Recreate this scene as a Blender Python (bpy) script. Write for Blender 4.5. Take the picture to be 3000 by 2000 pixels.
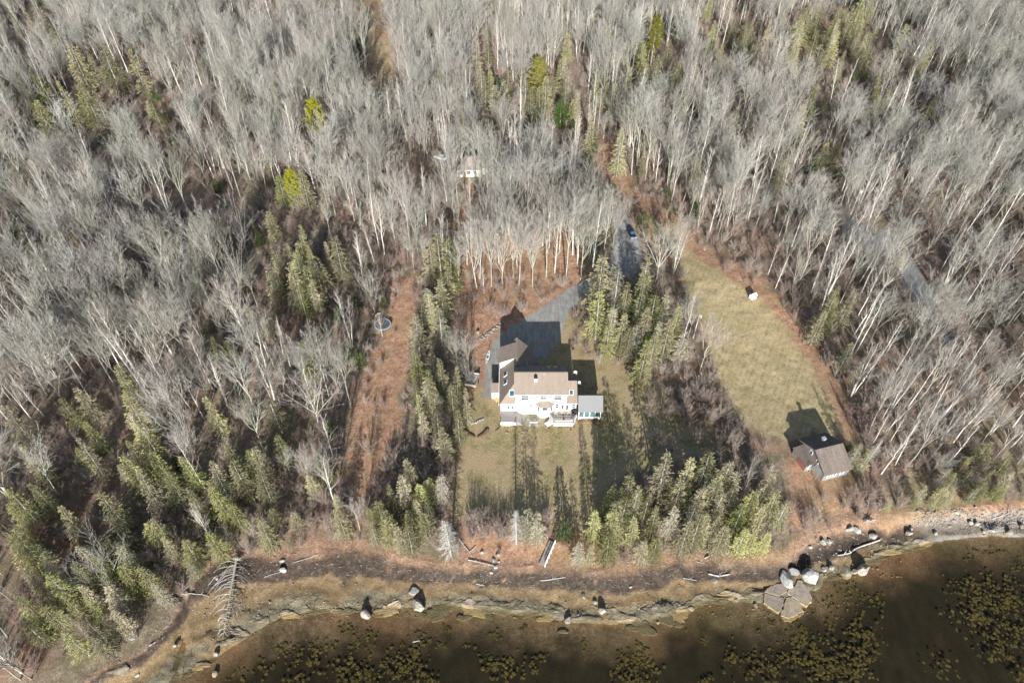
import bpy, math, random
import numpy as np
from mathutils import Vector, Matrix

R = math.radians
for _o in list(bpy.data.objects):
    bpy.data.objects.remove(_o)
SC = bpy.context.scene
COL = SC.collection

# ------------------------------------------------------------------ camera, sky, sun, exposure
CAM_H = 120.0
F = 2000.0                      # focal length in pixels of the 3000 x 2000 photograph
cam_data = bpy.data.cameras.new('drone_camera')
cam_data.sensor_width = 36.0
cam_data.lens = 24.0
cam_data.clip_start = 1.0
cam_data.clip_end = 6000.0
cam = bpy.data.objects.new('drone_camera', cam_data)
cam.location = (0, 0, CAM_H)
cam.rotation_euler = (R(45), 0, 0)
COL.objects.link(cam)
SC.camera = cam

SUN_EL = 20.0
world = bpy.data.worlds.new('World')
SC.world = world
world.use_nodes = True
wn = world.node_tree
bg = wn.nodes.get('Background') or wn.nodes.new('ShaderNodeBackground')
wo = wn.nodes.get('World Output') or wn.nodes.new('ShaderNodeOutputWorld')
sky = wn.nodes.new('ShaderNodeTexSky')
sky.sky_type = 'NISHITA'
sky.sun_disc = False
sky.sun_elevation = R(SUN_EL)
sky.sun_rotation = R(180)
sky.altitude = 100
wn.links.new(sky.outputs[0], bg.inputs[0])
wn.links.new(bg.outputs[0], wo.inputs[0])
bg.inputs[1].default_value = 0.07

sun_data = bpy.data.lights.new('sun', 'SUN')
sun_data.energy = 5.0
sun_data.angle = R(0.5)
sun_data.color = (1.0, 0.975, 0.935)
sun = bpy.data.objects.new('sun', sun_data)
sun.location = (0, -50, 200)
sun.rotation_euler = (R(90 - SUN_EL), 0, 0)
COL.objects.link(sun)

SC.view_settings.view_transform = 'Standard'
SC.view_settings.look = 'None'
SC.view_settings.gamma = 1.0
SC.view_settings.use_curve_mapping = False
SC.view_settings.exposure = 1.15
SC.cycles.max_bounces = 5
SC.cycles.diffuse_bounces = 2
SC.cycles.glossy_bounces = 2
SC.cycles.transmission_bounces = 3
SC.cycles.transparent_max_bounces = 8
SC.cycles.volume_bounces = 0
SC.cycles.caustics_reflective = False
SC.cycles.caustics_refractive = False

# ------------------------------------------------------------------ projection helpers
S2 = math.sqrt(0.5)
WL = -2.6                       # water level


def ray(px, py):
    u, v = (px - 1500) / F, -(py - 1000) / F
    return (u, S2 + v * S2, -S2 + v * S2)


def at(px, py, z=0.0):
    d = ray(px, py)
    t = (z - CAM_H) / d[2]
    return (d[0] * t, d[1] * t)


def at_y(px, py, Y):
    """point of the pixel's ray on the vertical plane y = Y -> x, z"""
    d = ray(px, py)
    t = Y / d[1]
    return (d[0] * t, CAM_H + d[2] * t)


def at_plane(px, py, p, n):
    d = ray(px, py)
    o = (0, 0, CAM_H)
    den = sum(d[i] * n[i] for i in range(3))
    t = sum((p[i] - o[i]) * n[i] for i in range(3)) / den
    return tuple(o[i] + d[i] * t for i in range(3))


def proj(x, y, z):
    dz = z - CAM_H
    dep = y * S2 - dz * S2
    return (1500 + F * x / dep, 1000 - F * (y * S2 + dz * S2) / dep)


OVK = 3000 / 2352.0


def ov(pts):
    return [(a * OVK, b * OVK) for a, b in pts]


def c4(x, y):
    return (1380 + x / 3.5646, 850 + y / 3.5646)


# ------------------------------------------------------------------ noise
def _hash(ix, iy, seed):
    h = (ix.astype(np.int64) * 374761393 + iy.astype(np.int64) * 668265263 + seed * 1442695041) & 0xffffffff
    h = ((h ^ (h >> 13)) * 1274126177) & 0xffffffff
    h = h ^ (h >> 16)
    return (h & 0xffffff) / float(0xffffff)


def vnoise(x, y, seed=0):
    x = np.asarray(x, float); y = np.asarray(y, float)
    ix = np.floor(x); iy = np.floor(y)
    fx = x - ix; fy = y - iy
    fx = fx * fx * (3 - 2 * fx); fy = fy * fy * (3 - 2 * fy)
    a = _hash(ix, iy, seed); b = _hash(ix + 1, iy, seed)
    c = _hash(ix, iy + 1, seed); d = _hash(ix + 1, iy + 1, seed)
    return (a * (1 - fx) + b * fx) * (1 - fy) + (c * (1 - fx) + d * fx) * fy


def fbm(x, y, seed=0, octv=4):
    s = 0; amp = 1; tot = 0
    for i in range(octv):
        s = s + amp * vnoise(np.asarray(x) * 2 ** i, np.asarray(y) * 2 ** i, seed + i * 17)
        tot += amp; amp *= 0.5
    return s / tot


def sstep(a, b, x):
    t = np.clip((np.asarray(x, float) - a) / (b - a), 0, 1)
    return t * t * (3 - 2 * t)


# ------------------------------------------------------------------ shoreline and terrain
_water_px = ov([(330, 1600), (385, 1568), (432, 1553), (488, 1512), (540, 1482), (562, 1468), (620, 1432), (720, 1406), (830, 1404),
                (950, 1391), (1030, 1394), (1120, 1402), (1220, 1413), (1310, 1424), (1400, 1432), (1480, 1430), (1560, 1402),
                (1640, 1384), (1750, 1386), (1800, 1384), (1875, 1350), (1940, 1310), (2000, 1290), (2060, 1268), (2130, 1243), (2200, 1231),
                (2352, 1233)])
_bank_px = ov([(150, 1600), (230, 1545), (330, 1500), (395, 1430), (450, 1340), (500, 1290), (600, 1280), (700, 1262), (830, 1252),
               (1000, 1290), (1130, 1296), (1330, 1304), (1420, 1308), (1600, 1276), (1700, 1280), (1800, 1268), (1850, 1225),
               (1950, 1185), (2150, 1170), (2352, 1150)])
WXY = np.array([at(a, b, WL) for a, b in _water_px])
BXY = np.array([at(a, b, -0.6) for a, b in _bank_px])
WXY = np.vstack([[(-400, 10), (-150, 15)], WXY, [(160, 92), (500, 95)]])
BXY = np.vstack([[(-400, 25), (-150, 30)], BXY, [(160, 104), (500, 110)]])
WXY = WXY[np.argsort(WXY[:, 0])]; BXY = BXY[np.argsort(BXY[:, 0])]
CREEK = np.array([at(a, b, -0.8) for a, b in [(470, 1740), (540, 1750), (545, 1780), (530, 1810), (520, 1850), (525, 1875), (515, 1905), (505, 1945), (500, 1990)]])


def seg_dist(x, y, P):
    x = np.asarray(x, float); y = np.asarray(y, float)
    best = np.full(x.shape, 1e9)
    for i in range(len(P) - 1):
        ax, ay = P[i]; bx, by = P[i + 1]
        dx, dy = bx - ax, by - ay
        L = dx * dx + dy * dy + 1e-12
        t = np.clip(((x - ax) * dx + (y - ay) * dy) / L, 0, 1)
        best = np.minimum(best, (x - ax - t * dx) ** 2 + (y - ay - t * dy) ** 2)
    return np.sqrt(best)


def shore_t(x, y):
    """-> (metres inland of the waterline, 0..1 between waterline and bank, metres inland of the bank)"""
    wob = (fbm(np.asarray(x) * 0.25, np.asarray(y) * 0.25, 5, 3) - 0.5) * 1.6
    ys = np.interp(x, WXY[:, 0], WXY[:, 1]) + wob
    yb = np.interp(x, BXY[:, 0], BXY[:, 1]) + wob * 0.6
    yb = np.maximum(yb, ys + 3.0)
    return (y - ys) * 0.85, (y - ys) / (yb - ys), (y - yb) * 0.85


def ground(x, y):
    x = np.asarray(x, float); y = np.asarray(y, float)
    d, t, db = shore_t(x, y)
    under = WL + np.maximum(0.055 * d, -1.3 - 0.012 * np.maximum(x, 0)) - 0.05 + (fbm(x * 0.3, y * 0.3, 61, 3) - .5) * .25 * sstep(0, -4, d)
    ledge = np.floor(fbm(x * 0.22 + y * 0.05, y * 0.5, 31, 3) * 9) / 9 - 0.5
    beach = WL + 2.0 * (0.12 * sstep(0, 0.08, t) + 0.28 * np.clip(t, 0, 1) + 0.6 * sstep(0.45, 1.0, t))
    beach = beach + ledge * 0.7 * sstep(0, 0.05, t) * (1 - sstep(0.3, 0.5, t)) + (fbm(x * 0.8, y * 0.8, 8, 3) - 0.5) * 0.5 * sstep(0.02, 0.3, t)
    land = -0.6 + 0.6 * sstep(0, 5, db)
    flat = sstep(18, 45, np.hypot(x - 6, y - 100))
    land = land + (fbm(x * 0.035, y * 0.035, 3, 3) - 0.5) * 1.4 * flat * sstep(0, 20, db) + (fbm(x * 0.35, y * 0.35, 4, 3) - 0.5) * 0.35 * (0.15 + 0.85 * flat) * sstep(0, 4, db)
    land = land + np.clip(db - 150, 0, 400) * 0.01
    z = np.where(d < 0, under, np.where(t < 1, np.minimum(beach, WL + 2.0 + 0.4), land))
    cd = seg_dist(x, y, CREEK)
    z = z - 0.5 * (1 - sstep(0.25, 0.7, cd)) * sstep(-1, 1.5, d)
    return z


def gz(x, y):
    return float(ground(np.array([x]), np.array([y]))[0])


def at_ground(px, py):
    z = 0.0
    for _ in range(4):
        x, y = at(px, py, z)
        z = gz(x, y)
    return x, y, z


def at_top(px, py, h):
    """foot of an upright thing of height h whose tip shows at the pixel"""
    z = 0.0
    for _ in range(3):
        x, y = at(px, py, z + h)
        z = gz(x, y)
    return x, y, z


# ------------------------------------------------------------------ object helpers
def link(o):
    COL.objects.link(o)
    return o


def tag(o, label=None, cat=None, group=None, kind=None):
    if label: o['label'] = label
    if cat: o['category'] = cat
    if group: o['group'] = group
    if kind: o['kind'] = kind
    return o


def thing(name, label, cat, loc=(0, 0, 0), rz=0.0, group=None):
    o = link(bpy.data.objects.new(name, None))
    o.location = loc
    o.rotation_euler = (0, 0, rz)
    o.empty_display_size = 0.3
    return tag(o, label, cat, group)


class MB:
    """collects polygons, then becomes one mesh object"""

    def __init__(s):
        s.v = []; s.f = []; s.m = []; s.mi = 0

    def add(s, verts, faces):
        b = len(s.v)
        s.v.extend([tuple(p) for p in verts])
        s.f.extend([tuple(i + b for i in f) for f in faces])
        s.m.extend([s.mi] * len(faces))
        return s

    def box(s, x0, x1, y0, y1, z0, z1):
        v = [(x0, y0, z0), (x1, y0, z0), (x1, y1, z0), (x0, y1, z0), (x0, y0, z1), (x1, y0, z1), (x1, y1, z1), (x0, y1, z1)]
        return s.add(v, [(0, 3, 2, 1), (4, 5, 6, 7), (0, 1, 5, 4), (1, 2, 6, 5), (2, 3, 7, 6), (3, 0, 4, 7)])

    def prism(s, poly, z0, z1):
        n = len(poly)
        a = sum(poly[i][0] * poly[(i + 1) % n][1] - poly[(i + 1) % n][0] * poly[i][1] for i in range(n))
        if a < 0: poly = poly[::-1]
        v = [(p[0], p[1], z0) for p in poly] + [(p[0], p[1], z1) for p in poly]
        return s.add(v, [tuple(range(n))[::-1], tuple(range(n, 2 * n))] + [(i, (i + 1) % n, n + (i + 1) % n, n + i) for i in range(n)])

    def slab(s, poly3, t):
        """polygon in space thickened downwards by t"""
        n = len(poly3)
        v = list(poly3) + [(p[0], p[1], p[2] - t) for p in poly3]
        return s.add(v, [tuple(range(n)), tuple(range(n, 2 * n))[::-1]] + [(i, n + i, n + (i + 1) % n, (i + 1) % n) for i in range(n)])

    def bar(s, a, b, r, sides=4, r2=None, cap=True):
        return s.tube([a, b], [r, r if r2 is None else r2], sides, cap)

    def tube(s, pts, rad, sides=5, cap=False):
        n = len(pts); base = len(s.v)
        P = [Vector(p) for p in pts]
        for i in range(n):
            d = (P[min(i + 1, n - 1)] - P[max(i - 1, 0)])
            if d.length < 1e-9: d = Vector((0, 0, 1))
            d.normalize()
            a = d.cross(Vector((0.31, 0.95, 0.05)) if abs(d.z) > 0.8 else Vector((0, 0, 1))); a.normalize()
            b = d.cross(a)
            for k in range(sides):
                an = 2 * math.pi * (k + 0.5) / sides
                q = P[i] + (a * math.cos(an) + b * math.sin(an)) * rad[i]
                s.v.append((q.x, q.y, q.z))
        for i in range(n - 1):
            for k in range(sides):
                k2 = (k + 1) % sides
                s.f.append((base + i * sides + k, base + i * sides + k2, base + (i + 1) * sides + k2, base + (i + 1) * sides + k)); s.m.append(s.mi)
        if cap:
            s.f.append(tuple(base + k for k in range(sides))[::-1]); s.m.append(s.mi)
            s.f.append(tuple(base + (n - 1) * sides + k for k in range(sides))); s.m.append(s.mi)
        return s

    def cone(s, a, b, r):
        """three-sided spike: a twig"""
        a = Vector(a); b = Vector(b)
        d = b - a
        u = d.cross(Vector((0.3, 0.2, 0.93))); 
        if u.length < 1e-6: u = Vector((1, 0, 0))
        u.normalize(); w = d.cross(u); w.normalize()
        i = len(s.v)
        for k in range(3):
            an = 2.0944 * k
            q = a + (u * math.cos(an) + w * math.sin(an)) * r
            s.v.append((q.x, q.y, q.z))
        s.v.append((b.x, b.y, b.z))
        s.f.extend([(i, i + 1, i + 3), (i + 1, i + 2, i + 3), (i + 2, i, i + 3)]); s.m.extend([s.mi] * 3)
        return s

    def lathe(s, prof, sides=12, c=(0, 0)):
        base = len(s.v); n = len(prof)
        for r, z in prof:
            for k in range(sides):
                an = 2 * math.pi * k / sides
                s.v.append((c[0] + r * math.cos(an), c[1] + r * math.sin(an), z))
        for i in range(n - 1):
            for k in range(sides):
                k2 = (k + 1) % sides
                s.f.append((base + i * sides + k, base + i * sides + k2, base + (i + 1) * sides + k2, base + (i + 1) * sides + k)); s.m.append(s.mi)
        s.f.append(tuple(base + k for k in range(sides))[::-1]); s.m.append(s.mi)
        s.f.append(tuple(base + (n - 1) * sides + k for k in range(sides))); s.m.append(s.mi)
        return s

    def mesh(s, name, mats, smooth=False):
        me = bpy.data.meshes.new(name)
        me.from_pydata(s.v, [], s.f)
        for m in (mats if isinstance(mats, (list, tuple)) else [mats]):
            me.materials.append(m)
        if isinstance(mats, (list, tuple)) and len(mats) > 1:
            me.polygons.foreach_set('material_index', s.m)
        if smooth:
            me.polygons.foreach_set('use_smooth', [True] * len(me.polygons))
        me.update()
        return me

    def obj(s, name, mats, parent=None, origin=None, smooth=False):
        """one object; world coordinates when ORIGIN (the parent's location) is given"""
        if origin is not None:
            s.v = [(p[0] - origin[0], p[1] - origin[1], p[2] - origin[2]) for p in s.v]
        o = link(bpy.data.objects.new(name, s.mesh(name, mats, smooth)))
        if parent is not None: o.parent = parent
        return o


# ------------------------------------------------------------------ materials
def new_mat(name):
    m = bpy.data.materials.new(name)
    m.use_nodes = True
    nt = m.node_tree
    nt.nodes.clear()
    out = nt.nodes.new('ShaderNodeOutputMaterial')
    p = nt.nodes.new('ShaderNodeBsdfPrincipled')
    nt.links.new(p.outputs[0], out.inputs[0])
    return m, nt, p, out


def ramp(nt, fac, stops):
    r = nt.nodes.new('ShaderNodeValToRGB')
    e = r.color_ramp.elements
    while len(e) < len(stops): e.new(0.5)
    for i, (pos, c) in enumerate(stops):
        e[i].position = pos
        e[i].color = (c[0], c[1], c[2], 1)
    nt.links.new(fac, r.inputs[0])
    return r.outputs[0]


def noise(nt, vec, scale, detail=4, rough=0.6, dist=0.0):
    n = nt.nodes.new('ShaderNodeTexNoise')
    n.inputs['Scale'].default_value = scale
    n.inputs['Detail'].default_value = detail
    n.inputs['Roughness'].default_value = rough
    n.inputs['Distortion'].default_value = dist
    if vec is not None: nt.links.new(vec, n.inputs['Vector'])
    return n.outputs[0]


def mixc(nt, fac, a, b, mode='MIX'):
    n = nt.nodes.new('ShaderNodeMix')
    n.data_type = 'RGBA'; n.blend_type = mode
    for sock, val in ((n.inputs[0], fac), (n.inputs[6], a), (n.inputs[7], b)):
        if hasattr(val, 'is_linked'): nt.links.new(val, sock)
        elif isinstance(val, (int, float)): sock.default_value = val
        else: sock.default_value = (val[0], val[1], val[2], 1)
    return n.outputs[2]


def math_(nt, op, a, b=None, c=None):
    n = nt.nodes.new('ShaderNodeMath'); n.operation = op
    for i, v in enumerate((a, b, c)):
        if v is None: continue
        if hasattr(v, 'is_linked'): nt.links.new(v, n.inputs[i])
        else: n.inputs[i].default_value = v
    return n.outputs[0]


def geo_pos(nt):
    return nt.nodes.new('ShaderNodeNewGeometry').outputs['Position']


def obj_co(nt):
    return nt.nodes.new('ShaderNodeTexCoord').outputs['Object']


def obj_rand(nt):
    return nt.nodes.new('ShaderNodeObjectInfo').outputs['Random']


def mapping(nt, vec, scale=(1, 1, 1), rot=(0, 0, 0)):
    m = nt.nodes.new('ShaderNodeMapping')
    nt.links.new(vec, m.inputs[0])
    m.inputs['Scale'].default_value = scale
    m.inputs['Rotation'].default_value = rot
    return m.outputs[0]


def bump(nt, p, height, strength=0.5, dist=0.05):
    b = nt.nodes.new('ShaderNodeBump')
    b.inputs['Strength'].default_value = strength
    b.inputs['Distance'].default_value = dist
    nt.links.new(height, b.inputs['Height'])
    nt.links.new(b.outputs[0], p.inputs['Normal'])


def simple(name, c, rough=0.7, metal=0.0, var=0.15, scale=3.0, spec=0.3, bmp=0.0, per_obj=0.0):
    """a colour with fine natural variation"""
    m, nt, p, _ = new_mat(name)
    n = noise(nt, obj_co(nt), scale, 5)
    lo = [x * (1 - var) for x in c]; hi = [min(1, x * (1 + var)) for x in c]
    col = ramp(nt, n, [(0.3, lo), (0.7, hi)])
    if per_obj:
        k = math_(nt, 'MULTIPLY_ADD', obj_rand(nt), per_obj * 2, 1 - per_obj)
        hs = nt.nodes.new('ShaderNodeHueSaturation')
        nt.links.new(k, hs.inputs['Value']); nt.links.new(col, hs.inputs['Color'])
        col = hs.outputs[0]
    nt.links.new(col, p.inputs['Base Color'])
    p.inputs['Roughness'].default_value = rough
    p.inputs['Metallic'].default_value = metal
    p.inputs['Specular IOR Level'].default_value = spec
    if bmp: bump(nt, p, n, bmp, 0.05)
    return m


def m_bark(name, lo, hi, per_obj=0.35, tints=None):
    m, nt, p, _ = new_mat(name)
    n = noise(nt, mapping(nt, obj_co(nt), (1, 1, 0.35)), 3.0, 5, 0.7)
    col = ramp(nt, n, [(0.32, lo), (0.58, hi)])
    r = obj_rand(nt)
    if tints:
        col = mixc(nt, 1.0, col, ramp(nt, math_(nt, 'FRACT', math_(nt, 'MULTIPLY', r, 7.31)), [(i / (len(tints) - 1), t) for i, t in enumerate(tints)]), 'MULTIPLY')
    k = math_(nt, 'MULTIPLY_ADD', r, per_obj, 1 - per_obj * 0.6)
    hs = nt.nodes.new('ShaderNodeHueSaturation')
    nt.links.new(k, hs.inputs['Value']); nt.links.new(col, hs.inputs['Color'])
    nt.links.new(hs.outputs[0], p.inputs['Base Color'])
    p.inputs['Roughness'].default_value = 0.85
    p.inputs['Specular IOR Level'].default_value = 0.2
    return m


def m_twig(name, cols):
    m, nt, p, _ = new_mat(name)
    col = ramp(nt, obj_rand(nt), [(i / (len(cols) - 1), c) for i, c in enumerate(cols)])
    n = noise(nt, obj_co(nt), 0.6, 2)
    col = mixc(nt, math_(nt, 'MULTIPLY', n, 0.5), col, (0.5, 0.48, 0.44), 'MULTIPLY')
    nt.links.new(col, p.inputs['Base Color'])
    p.inputs['Roughness'].default_value = 0.85
    p.inputs['Specular IOR Level'].default_value = 0.15
    return m


def m_foliage(name, dark, mid, light):
    m, nt, p, out = new_mat(name)
    n = noise(nt, obj_co(nt), 1.3, 4, 0.7)
    r = obj_rand(nt)
    f = math_(nt, 'ADD', math_(nt, 'MULTIPLY', r, 0.35), math_(nt, 'MULTIPLY', n, 0.9))
    col = ramp(nt, f, [(0.38, dark), (0.6, mid), (0.88, light)])
    hs = nt.nodes.new('ShaderNodeHueSaturation')
    r2 = math_(nt, 'FRACT', math_(nt, 'MULTIPLY', r, 13.7)); r3 = math_(nt, 'FRACT', math_(nt, 'MULTIPLY', r, 29.3))
    nt.links.new(math_(nt, 'MULTIPLY_ADD', r2, 0.05, 0.463), hs.inputs['Hue'])
    nt.links.new(math_(nt, 'MULTIPLY_ADD', r3, 0.5, 0.85), hs.inputs['Value'])
    nt.links.new(math_(nt, 'MULTIPLY_ADD', r2, 0.4, 0.75), hs.inputs['Saturation'])
    nt.links.new(col, hs.inputs['Color']); col = hs.outputs[0]
    nt.links.new(col, p.inputs['Base Color'])
    p.inputs['Roughness'].default_value = 0.75
    p.inputs['Specular IOR Level'].default_value = 0.2
    tr = nt.nodes.new('ShaderNodeBsdfTranslucent')
    nt.links.new(col, tr.inputs[0])
    mx = nt.nodes.new('ShaderNodeMixShader')
    mx.inputs[0].default_value = 0.33
    nt.links.new(p.outputs[0], mx.inputs[1]); nt.links.new(tr.outputs[0], mx.inputs[2])
    nt.links.new(mx.outputs[0], out.inputs[0])
    return m


def m_ground():
    """one soil shader; two vertex attributes say which cover lies where"""
    m, nt, p, _ = new_mat('ground_cover')
    pos = geo_pos(nt)
    A = nt.nodes.new('ShaderNodeVertexColor'); A.layer_name = 'cover_a'
    B = nt.nodes.new('ShaderNodeVertexColor'); B.layer_name = 'cover_b'
    C = nt.nodes.new('ShaderNodeVertexColor'); C.layer_name = 'cover_c'
    sa = nt.nodes.new('ShaderNodeSeparateColor'); nt.links.new(A.outputs[0], sa.inputs[0])
    sb = nt.nodes.new('ShaderNodeSeparateColor'); nt.links.new(B.outputs[0], sb.inputs[0])
    sc_ = nt.nodes.new('ShaderNodeSeparateColor'); nt.links.new(C.outputs[0], sc_.inputs[0])
    grass, field, leaf = sa.outputs
    gravel, wrack, sand = sb.outputs
    ledge, bed, asphalt = sc_.outputs
    big = noise(nt, pos, 0.09, 5, 0.65)
    mid = noise(nt, pos, 0.6, 6, 0.7)
    fine = noise(nt, pos, 4.0, 5, 0.75)
    speck = noise(nt, pos, 9.0, 3, 0.8)
    n18 = noise(nt, pos, 1.7, 5, 0.75)
    mf = math_(nt, 'ADD', math_(nt, 'ADD', math_(nt, 'MULTIPLY', mid, 0.32), math_(nt, 'MULTIPLY', n18, 0.36)), math_(nt, 'MULTIPLY', fine, 0.32))
    # forest floor: old leaves, twigs, moss
    floor = ramp(nt, mf, [(0.38, (0.07, 0.054, 0.040)), (0.5, (0.195, 0.150, 0.108)), (0.60, (0.36, 0.29, 0.225))])
    floor = mixc(nt, ramp(nt, big, [(0.46, (0, 0, 0)), (0.62, (0.6, 0.6, 0.6))]), floor, (0.13, 0.12, 0.06))
    floor = mixc(nt, ramp(nt, noise(nt, pos, 0.05, 3), [(0.5, (0, 0, 0)), (0.62, (0.6, 0.6, 0.6))]), floor, ramp(nt, fine, [(0.35, (0.17, 0.085, 0.05)), (0.65, (0.40, 0.25, 0.16))]))
    # fallen leaves
    lf = ramp(nt, mf, [(0.38, (0.12, 0.060, 0.038)), (0.48, (0.30, 0.172, 0.108)), (0.56, (0.43, 0.28, 0.185)), (0.65, (0.58, 0.45, 0.335))])
    lf = mixc(nt, ramp(nt, big, [(0.48, (0, 0, 0)), (0.62, (0.32, 0.32, 0.32))]), lf, ramp(nt, fine, [(0.3, (0.22, 0.16, 0.075)), (0.7, (0.40, 0.30, 0.15))]))
    # lawn
    gr = ramp(nt, mf, [(0.39, (0.10, 0.090, 0.036)), (0.5, (0.235, 0.20, 0.092)), (0.60, (0.42, 0.35, 0.20))])
    gr = mixc(nt, ramp(nt, noise(nt, pos, 0.16, 4, 0.6), [(0.40, (0, 0, 0)), (0.58, (0.9, 0.9, 0.9))]), gr, ramp(nt, fine, [(0.38, (0.20, 0.145, 0.08)), (0.62, (0.50, 0.385, 0.24))]))
    # mown hayfield with faint tractor lines
    w = nt.nodes.new('ShaderNodeTexWave'); w.bands_direction = 'X'
    w.inputs['Scale'].default_value = 0.26; w.inputs['Distortion'].default_value = 1.6; w.inputs['Detail'].default_value = 4
    w.inputs['Detail Scale'].default_value = 1.5
    nt.links.new(mapping(nt, pos, (1, 1, 1), (0, 0, R(27))), w.inputs[0])
    fl = ramp(nt, mf, [(0.39, (0.18, 0.14, 0.068)), (0.5, (0.36, 0.285, 0.155)), (0.60, (0.56, 0.455, 0.29))])
    fl = mixc(nt, math_(nt, 'MULTIPLY', math_(nt, 'POWER', w.outputs[1], 3.0), 0.55), fl, (0.45, 0.36, 0.21))
    fl = mixc(nt, ramp(nt, big, [(0.40, (0.35, 0.35, 0.35)), (0.52, (0, 0, 0))]), fl, ramp(nt, fine, [(0.3, (0.15, 0.14, 0.048)), (0.7, (0.27, 0.235, 0.09))]))
    # gravel drive
    gv = ramp(nt, math_(nt, 'ADD', math_(nt, 'MULTIPLY', fine, 0.5), math_(nt, 'MULTIPLY', mid, 0.5)), [(0.35, (0.22, 0.215, 0.20)), (0.65, (0.40, 0.40, 0.375))])
    gv = mixc(nt, ramp(nt, noise(nt, mapping(nt, pos, (1.1, 0.16, 1), (0, 0, R(38))), 1.5, 4, 0.6), [(0.42, (0.55, 0.55, 0.55)), (0.6, (0, 0, 0))]), gv, (0.165, 0.160, 0.148))
    gv = mixc(nt, ramp(nt, n18, [(0.57, (0, 0, 0)), (0.66, (0.6, 0.6, 0.6))]), gv, (0.30, 0.215, 0.14))
    # wrack, sand, rock, sea bed
    wk = ramp(nt, mf, [(0.38, (0.022, 0.017, 0.014)), (0.52, (0.075, 0.057, 0.044)), (0.66, (0.20, 0.15, 0.115))])
    sd = ramp(nt, mf, [(0.36, (0.10, 0.066, 0.031)), (0.5, (0.215, 0.150, 0.078)), (0.64, (0.35, 0.265, 0.165))])
    vor = nt.nodes.new('ShaderNodeTexVoronoi'); vor.feature = 'DISTANCE_TO_EDGE'; vor.inputs['Scale'].default_value = 0.33
    nt.links.new(mapping(nt, nt_color_noise(nt, pos, 0.35), (0.55, 1.2, 1)), vor.inputs['Vector'])
    crack = ramp(nt, vor.outputs[0], [(0.008, (0.5, 0.45, 0.36)), (0.035, (1, 1, 1))])
    lg = ramp(nt, mf, [(0.38, (0.075, 0.060, 0.038)), (0.5, (0.175, 0.150, 0.098)), (0.62, (0.29, 0.26, 0.19))])
    lg = mixc(nt, 1.0, lg, crack, 'MULTIPLY')
    bd = ramp(nt, noise(nt, mapping(nt, pos, (0.35, 0.12, 1), (0, 0, R(-25))), 1.6, 5, 0.6), [(0.3, (0.017, 0.0155, 0.0095)), (0.7, (0.036, 0.031, 0.017))])
    bd = mixc(nt, ramp(nt, noise(nt, pos, 0.5, 6, 0.75), [(0.56, (0, 0, 0)), (0.63, (0.6, 0.6, 0.6))]), bd, (0.016, 0.015, 0.009))
    asf = ramp(nt, fine, [(0.3, (0.12, 0.125, 0.13)), (0.7, (0.21, 0.21, 0.205))])
    col = floor
    for wgt, c in ((leaf, lf), (grass, gr), (field, fl), (gravel, gv), (wrack, wk), (sand, sd), (ledge, lg), (bed, bd), (asphalt, asf)):
        col = mixc(nt, wgt, col, c)
    nt.links.new(col, p.inputs['Base Color'])
    p.inputs['Roughness'].default_value = 0.9
    p.inputs['Specular IOR Level'].default_value = 0.15
    h = math_(nt, 'ADD', math_(nt, 'MULTIPLY', fine, 0.6), math_(nt, 'MULTIPLY', speck, 0.4))
    bump(nt, p, h, 0.8, 0.3)
    return m


def nt_color_noise(nt, pos, scale):
    n = nt.nodes.new('ShaderNodeTexNoise')
    n.inputs['Scale'].default_value = scale
    nt.links.new(pos, n.inputs['Vector'])
    a = nt.nodes.new('ShaderNodeVectorMath'); a.operation = 'MULTIPLY_ADD'
    nt.links.new(n.outputs['Color'], a.inputs[0])
    a.inputs[1].default_value = (3, 3, 3)
    nt.links.new(pos, a.inputs[2])
    return a.outputs[0]


def m_water():
    m = bpy.data.materials.new('brown_water'); m.use_nodes = True
    nt = m.node_tree; nt.nodes.clear()
    out = nt.nodes.new('ShaderNodeOutputMaterial')
    tr = nt.nodes.new('ShaderNodeBsdfTransparent'); tr.inputs[0].default_value = (0.86, 0.81, 0.70, 1)
    gl = nt.nodes.new('ShaderNodeBsdfGlossy'); gl.inputs['Roughness'].default_value = 0.08
    fr = nt.nodes.new('ShaderNodeLayerWeight'); fr.inputs[0].default_value = 0.5
    n = noise(nt, mapping(nt, geo_pos(nt), (1.0, 0.35, 1), (0, 0, R(20))), 2.2, 4, 0.6, 0.4)
    b = nt.nodes.new('ShaderNodeBump'); b.inputs['Strength'].default_value = 0.12; b.inputs['Distance'].default_value = 0.1
    nt.links.new(n, b.inputs['Height'])
    nt.links.new(b.outputs[0], gl.inputs['Normal']); nt.links.new(b.outputs[0], fr.inputs['Normal'])
    sch = math_(nt, 'MULTIPLY_ADD', math_(nt, 'POWER', fr.outputs['Facing'], 5.0), 0.95, 0.02)
    mx = nt.nodes.new('ShaderNodeMixShader')
    nt.links.new(sch, mx.inputs[0]); nt.links.new(tr.outputs[0], mx.inputs[1]); nt.links.new(gl.outputs[0], mx.inputs[2])
    nt.links.new(mx.outputs[0], out.inputs[0])
    return m


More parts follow.
